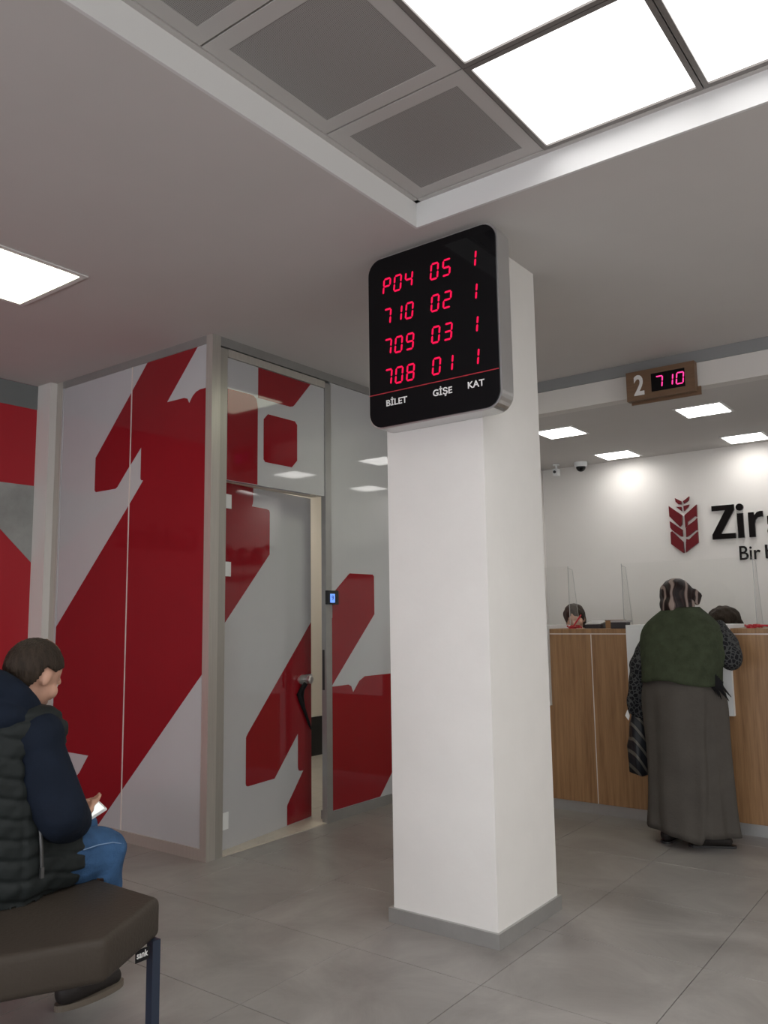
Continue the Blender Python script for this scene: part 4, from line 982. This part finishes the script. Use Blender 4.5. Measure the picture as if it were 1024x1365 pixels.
# ---- two clerks behind the counter ------------------------------------
def clerk(x, y, zt, label, hairmt, shirt, lean, hair_w, long_hair, fwd):
    base = zt - 1.335
    t = thing('person', label, 'person', (x, y, 0))
    HCc = (x, y-0.06, zt-0.118); F = frame(fwd, (0,-0.45,0.9))
    B = lambda a, b, c: V(x+a, y+b, c+base)
    prs = ch((B(0,0.02,0.62),0.125),(B(0,0.02,0.80),0.12),(B(0,0.0,0.97),0.115),(B(0,-0.02,1.08),0.052),(V(*HCc)-V(0,-0.02,0.05),0.05)) + ch((B(-0.16,0,1.02),0.05),(B(0.16,0,1.02),0.05))
    for s in (-1,1):
        prs += ch((B(s*0.17,0,1.02),0.046),(B(s*0.21,-0.05,0.76),0.038),(B(s*0.12,-0.24,0.79),0.026))
        prs += ch((B(s*0.09,0,0.60),0.085),(B(s*0.11,-0.36,0.58),0.055)) + ch((B(s*0.11,-0.36,0.58),0.055),(V(x+s*0.11,y-0.30,0.09),0.036),)
        prs += ch((V(x+s*0.11,y-0.30,0.05),0.04),(V(x+s*0.11,y-0.43,0.035),0.032))
        prs += hand_prims(B(s*0.12,-0.24,0.79), (-s*0.1,-1,-0.1), (0,0,-1), s, 0.3, 0.9)
    prs += head_prims(HCc, F, 0.96)
    blob('body', prs, m_skin, t, 0.010, 2); eyes(HCc, F, t, 0.96)
    cc = Vector(HCc)
    def P(r, f, u): return tuple(cc + F @ Vector((r, f, u)))
    hp = [('e', P(0,-0.022,0.036), (hair_w,0.104,0.090), F), ('e', P(0,-0.055,-0.03), (hair_w*0.95,0.060,0.10), F)]
    if long_hair: hp += ch((V(*P(hair_w*0.75,-0.01,0.0)),0.035),(V(*P(hair_w*0.95,-0.005,-0.14)),0.03)) + ch((V(*P(-hair_w*0.75,-0.01,0.0)),0.035),(V(*P(-hair_w*0.95,-0.005,-0.14)),0.03))
    blob('hair', hp, hairmt, t, 0.008, 2, wrinkle(60, 0.004, 44))
    pr = ch((B(0,0.02,0.60),0.150),(B(0,0.02,0.80),0.145),(B(0,0.0,0.97),0.130),(B(0,-0.01,1.05),0.065)) + ch((B(-0.16,0,1.01),0.068),(B(0.16,0,1.01),0.068))
    for s in (-1,1): pr += ch((B(s*0.17,0,1.01),0.064),(B(s*0.21,-0.05,0.76),0.056),(B(s*0.13,-0.22,0.79),0.040))
    blob('jacket', pr, shirt, t, 0.011, 4, wrinkle(30, 0.004, 50))
    pr = []
    for s in (-1,1): pr += ch((B(s*0.09,0,0.60),0.100),(B(s*0.11,-0.36,0.58),0.072),(V(x+s*0.11,y-0.30,0.14),0.058))
    blob('trousers', pr, m_shirt, t, 0.011, 3)
    for s in (-1,1): blob('shoe', ch((V(x+s*0.11,y-0.27,0.048),0.044),(V(x+s*0.11,y-0.43,0.040),0.036)), m_shoe, t, 0.008, 2, keep=lambda c: c.z > 0.003)
    # chair
    sz = 0.60 + base - 0.115
    k = thing('office_chair', 'dark swivel chair under the clerk ' + ('near the pillar' if x < -2 else 'facing the woman in green'), 'chair', (x, y+0.02, 0), 'office chairs behind the counter')
    bm = bmesh.new(); bx(bm, x-0.23, y-0.20, sz-0.07, x+0.23, y+0.24, sz); obj('seat', bm, m_shirt, k, bevel=0.02)
    bm = bmesh.new(); bx(bm, x-0.20, y+0.245, sz+0.10, x+0.20, y+0.29, sz+0.42); obj('backrest', bm, m_shirt, k, bevel=0.015)
    bm = bmesh.new(); bx(bm, x-0.03, y+0.291, sz-0.09, x+0.03, y+0.305, sz+0.30); bx(bm, x-0.03, y, sz-0.09, x+0.03, y+0.305, sz-0.0705); obj('back_bracket', bm, m_blackpl, k)
    bm = bmesh.new(); tube(bm, [(x,y+0.02,0.07), (x,y+0.02,sz-0.091)], 0.025, 12); obj('gas_lift', bm, m_blackpl, k)
    for j in range(5):
        a = 2*PI*j/5 + 0.3; ex, ey = x+0.27*math.cos(a), y+0.02+0.27*math.sin(a)
        bm = bmesh.new(); tube(bm, [(x,y+0.02,0.075), (ex,ey,0.055)], [0.024,0.016], 8); tube(bm, [(ex-0.02*math.sin(a),ey+0.02*math.cos(a),0.026), (ex+0.02*math.sin(a),ey-0.02*math.cos(a),0.026)], 0.0255, 12); obj('leg', bm, m_blackpl, k)
clerk(-2.74, 6.22, 1.385, 'clerk with dark hair and dark jacket behind the screen nearest the pillar', m_hair, m_shirt, 0, 0.086, False, (0.30,-0.90,-0.15))
clerk(-1.60, 6.22, 1.340, 'clerk of whom only the brown hair shows, behind the counter right of the woman', m_hair, m_shirt2, 0, 0.112, True, (0.1,-0.85,-0.5))

# ------------------------------------------------------------------ unseen windows added behind and right of the viewer as light sources
for n, (xa, xb) in enumerate(((-4.1, -2.6), (-2.2, -0.2), (0.2, 2.2))):
    w = thing('window_%d' % (n+1), None, None, ((xa+xb)/2, YN, 0.4), kind='structure')
    bm = bmesh.new()
    for a in ((xa,0.4,xb,0.46),(xa,2.24,xb,2.30),(xa,0.46,xa+0.06,2.24),(xb-0.06,0.46,xb,2.24),((xa+xb)/2-0.03,0.46,(xa+xb)/2+0.03,2.24)): bx(bm, a[0], YN+0.0005, a[1], a[2], YN+0.05, a[3])
    obj('window_frame', bm, m_alu_d, w)
    box('window_pane', (xa+0.06, YN+0.01, 0.46), (xb-0.06, YN+0.018, 2.24), m_day, w)

for n, (ya, yb) in enumerate(((-2.9, -0.7), (-0.5, 1.7), (1.9, 4.1), (4.3, 5.2))):  # side windows added to light the surfaces that face right
    w = thing('window_%d' % (n+4), None, None, (XR, (ya+yb)/2, 0.3), kind='structure')
    bm = bmesh.new()
    for a in ((ya,0.3,yb,0.36),(ya,2.14,yb,2.20),(ya,0.36,ya+0.06,2.14),(yb-0.06,0.36,yb,2.14)): bx(bm, XR-0.05, a[0], a[1], XR-0.0005, a[2], a[3])
    obj('window_frame', bm, m_alu_d, w)
    box('window_pane', (XR-0.018, ya+0.06, 0.36), (XR-0.01, yb-0.06, 2.14), m_day_r, w)
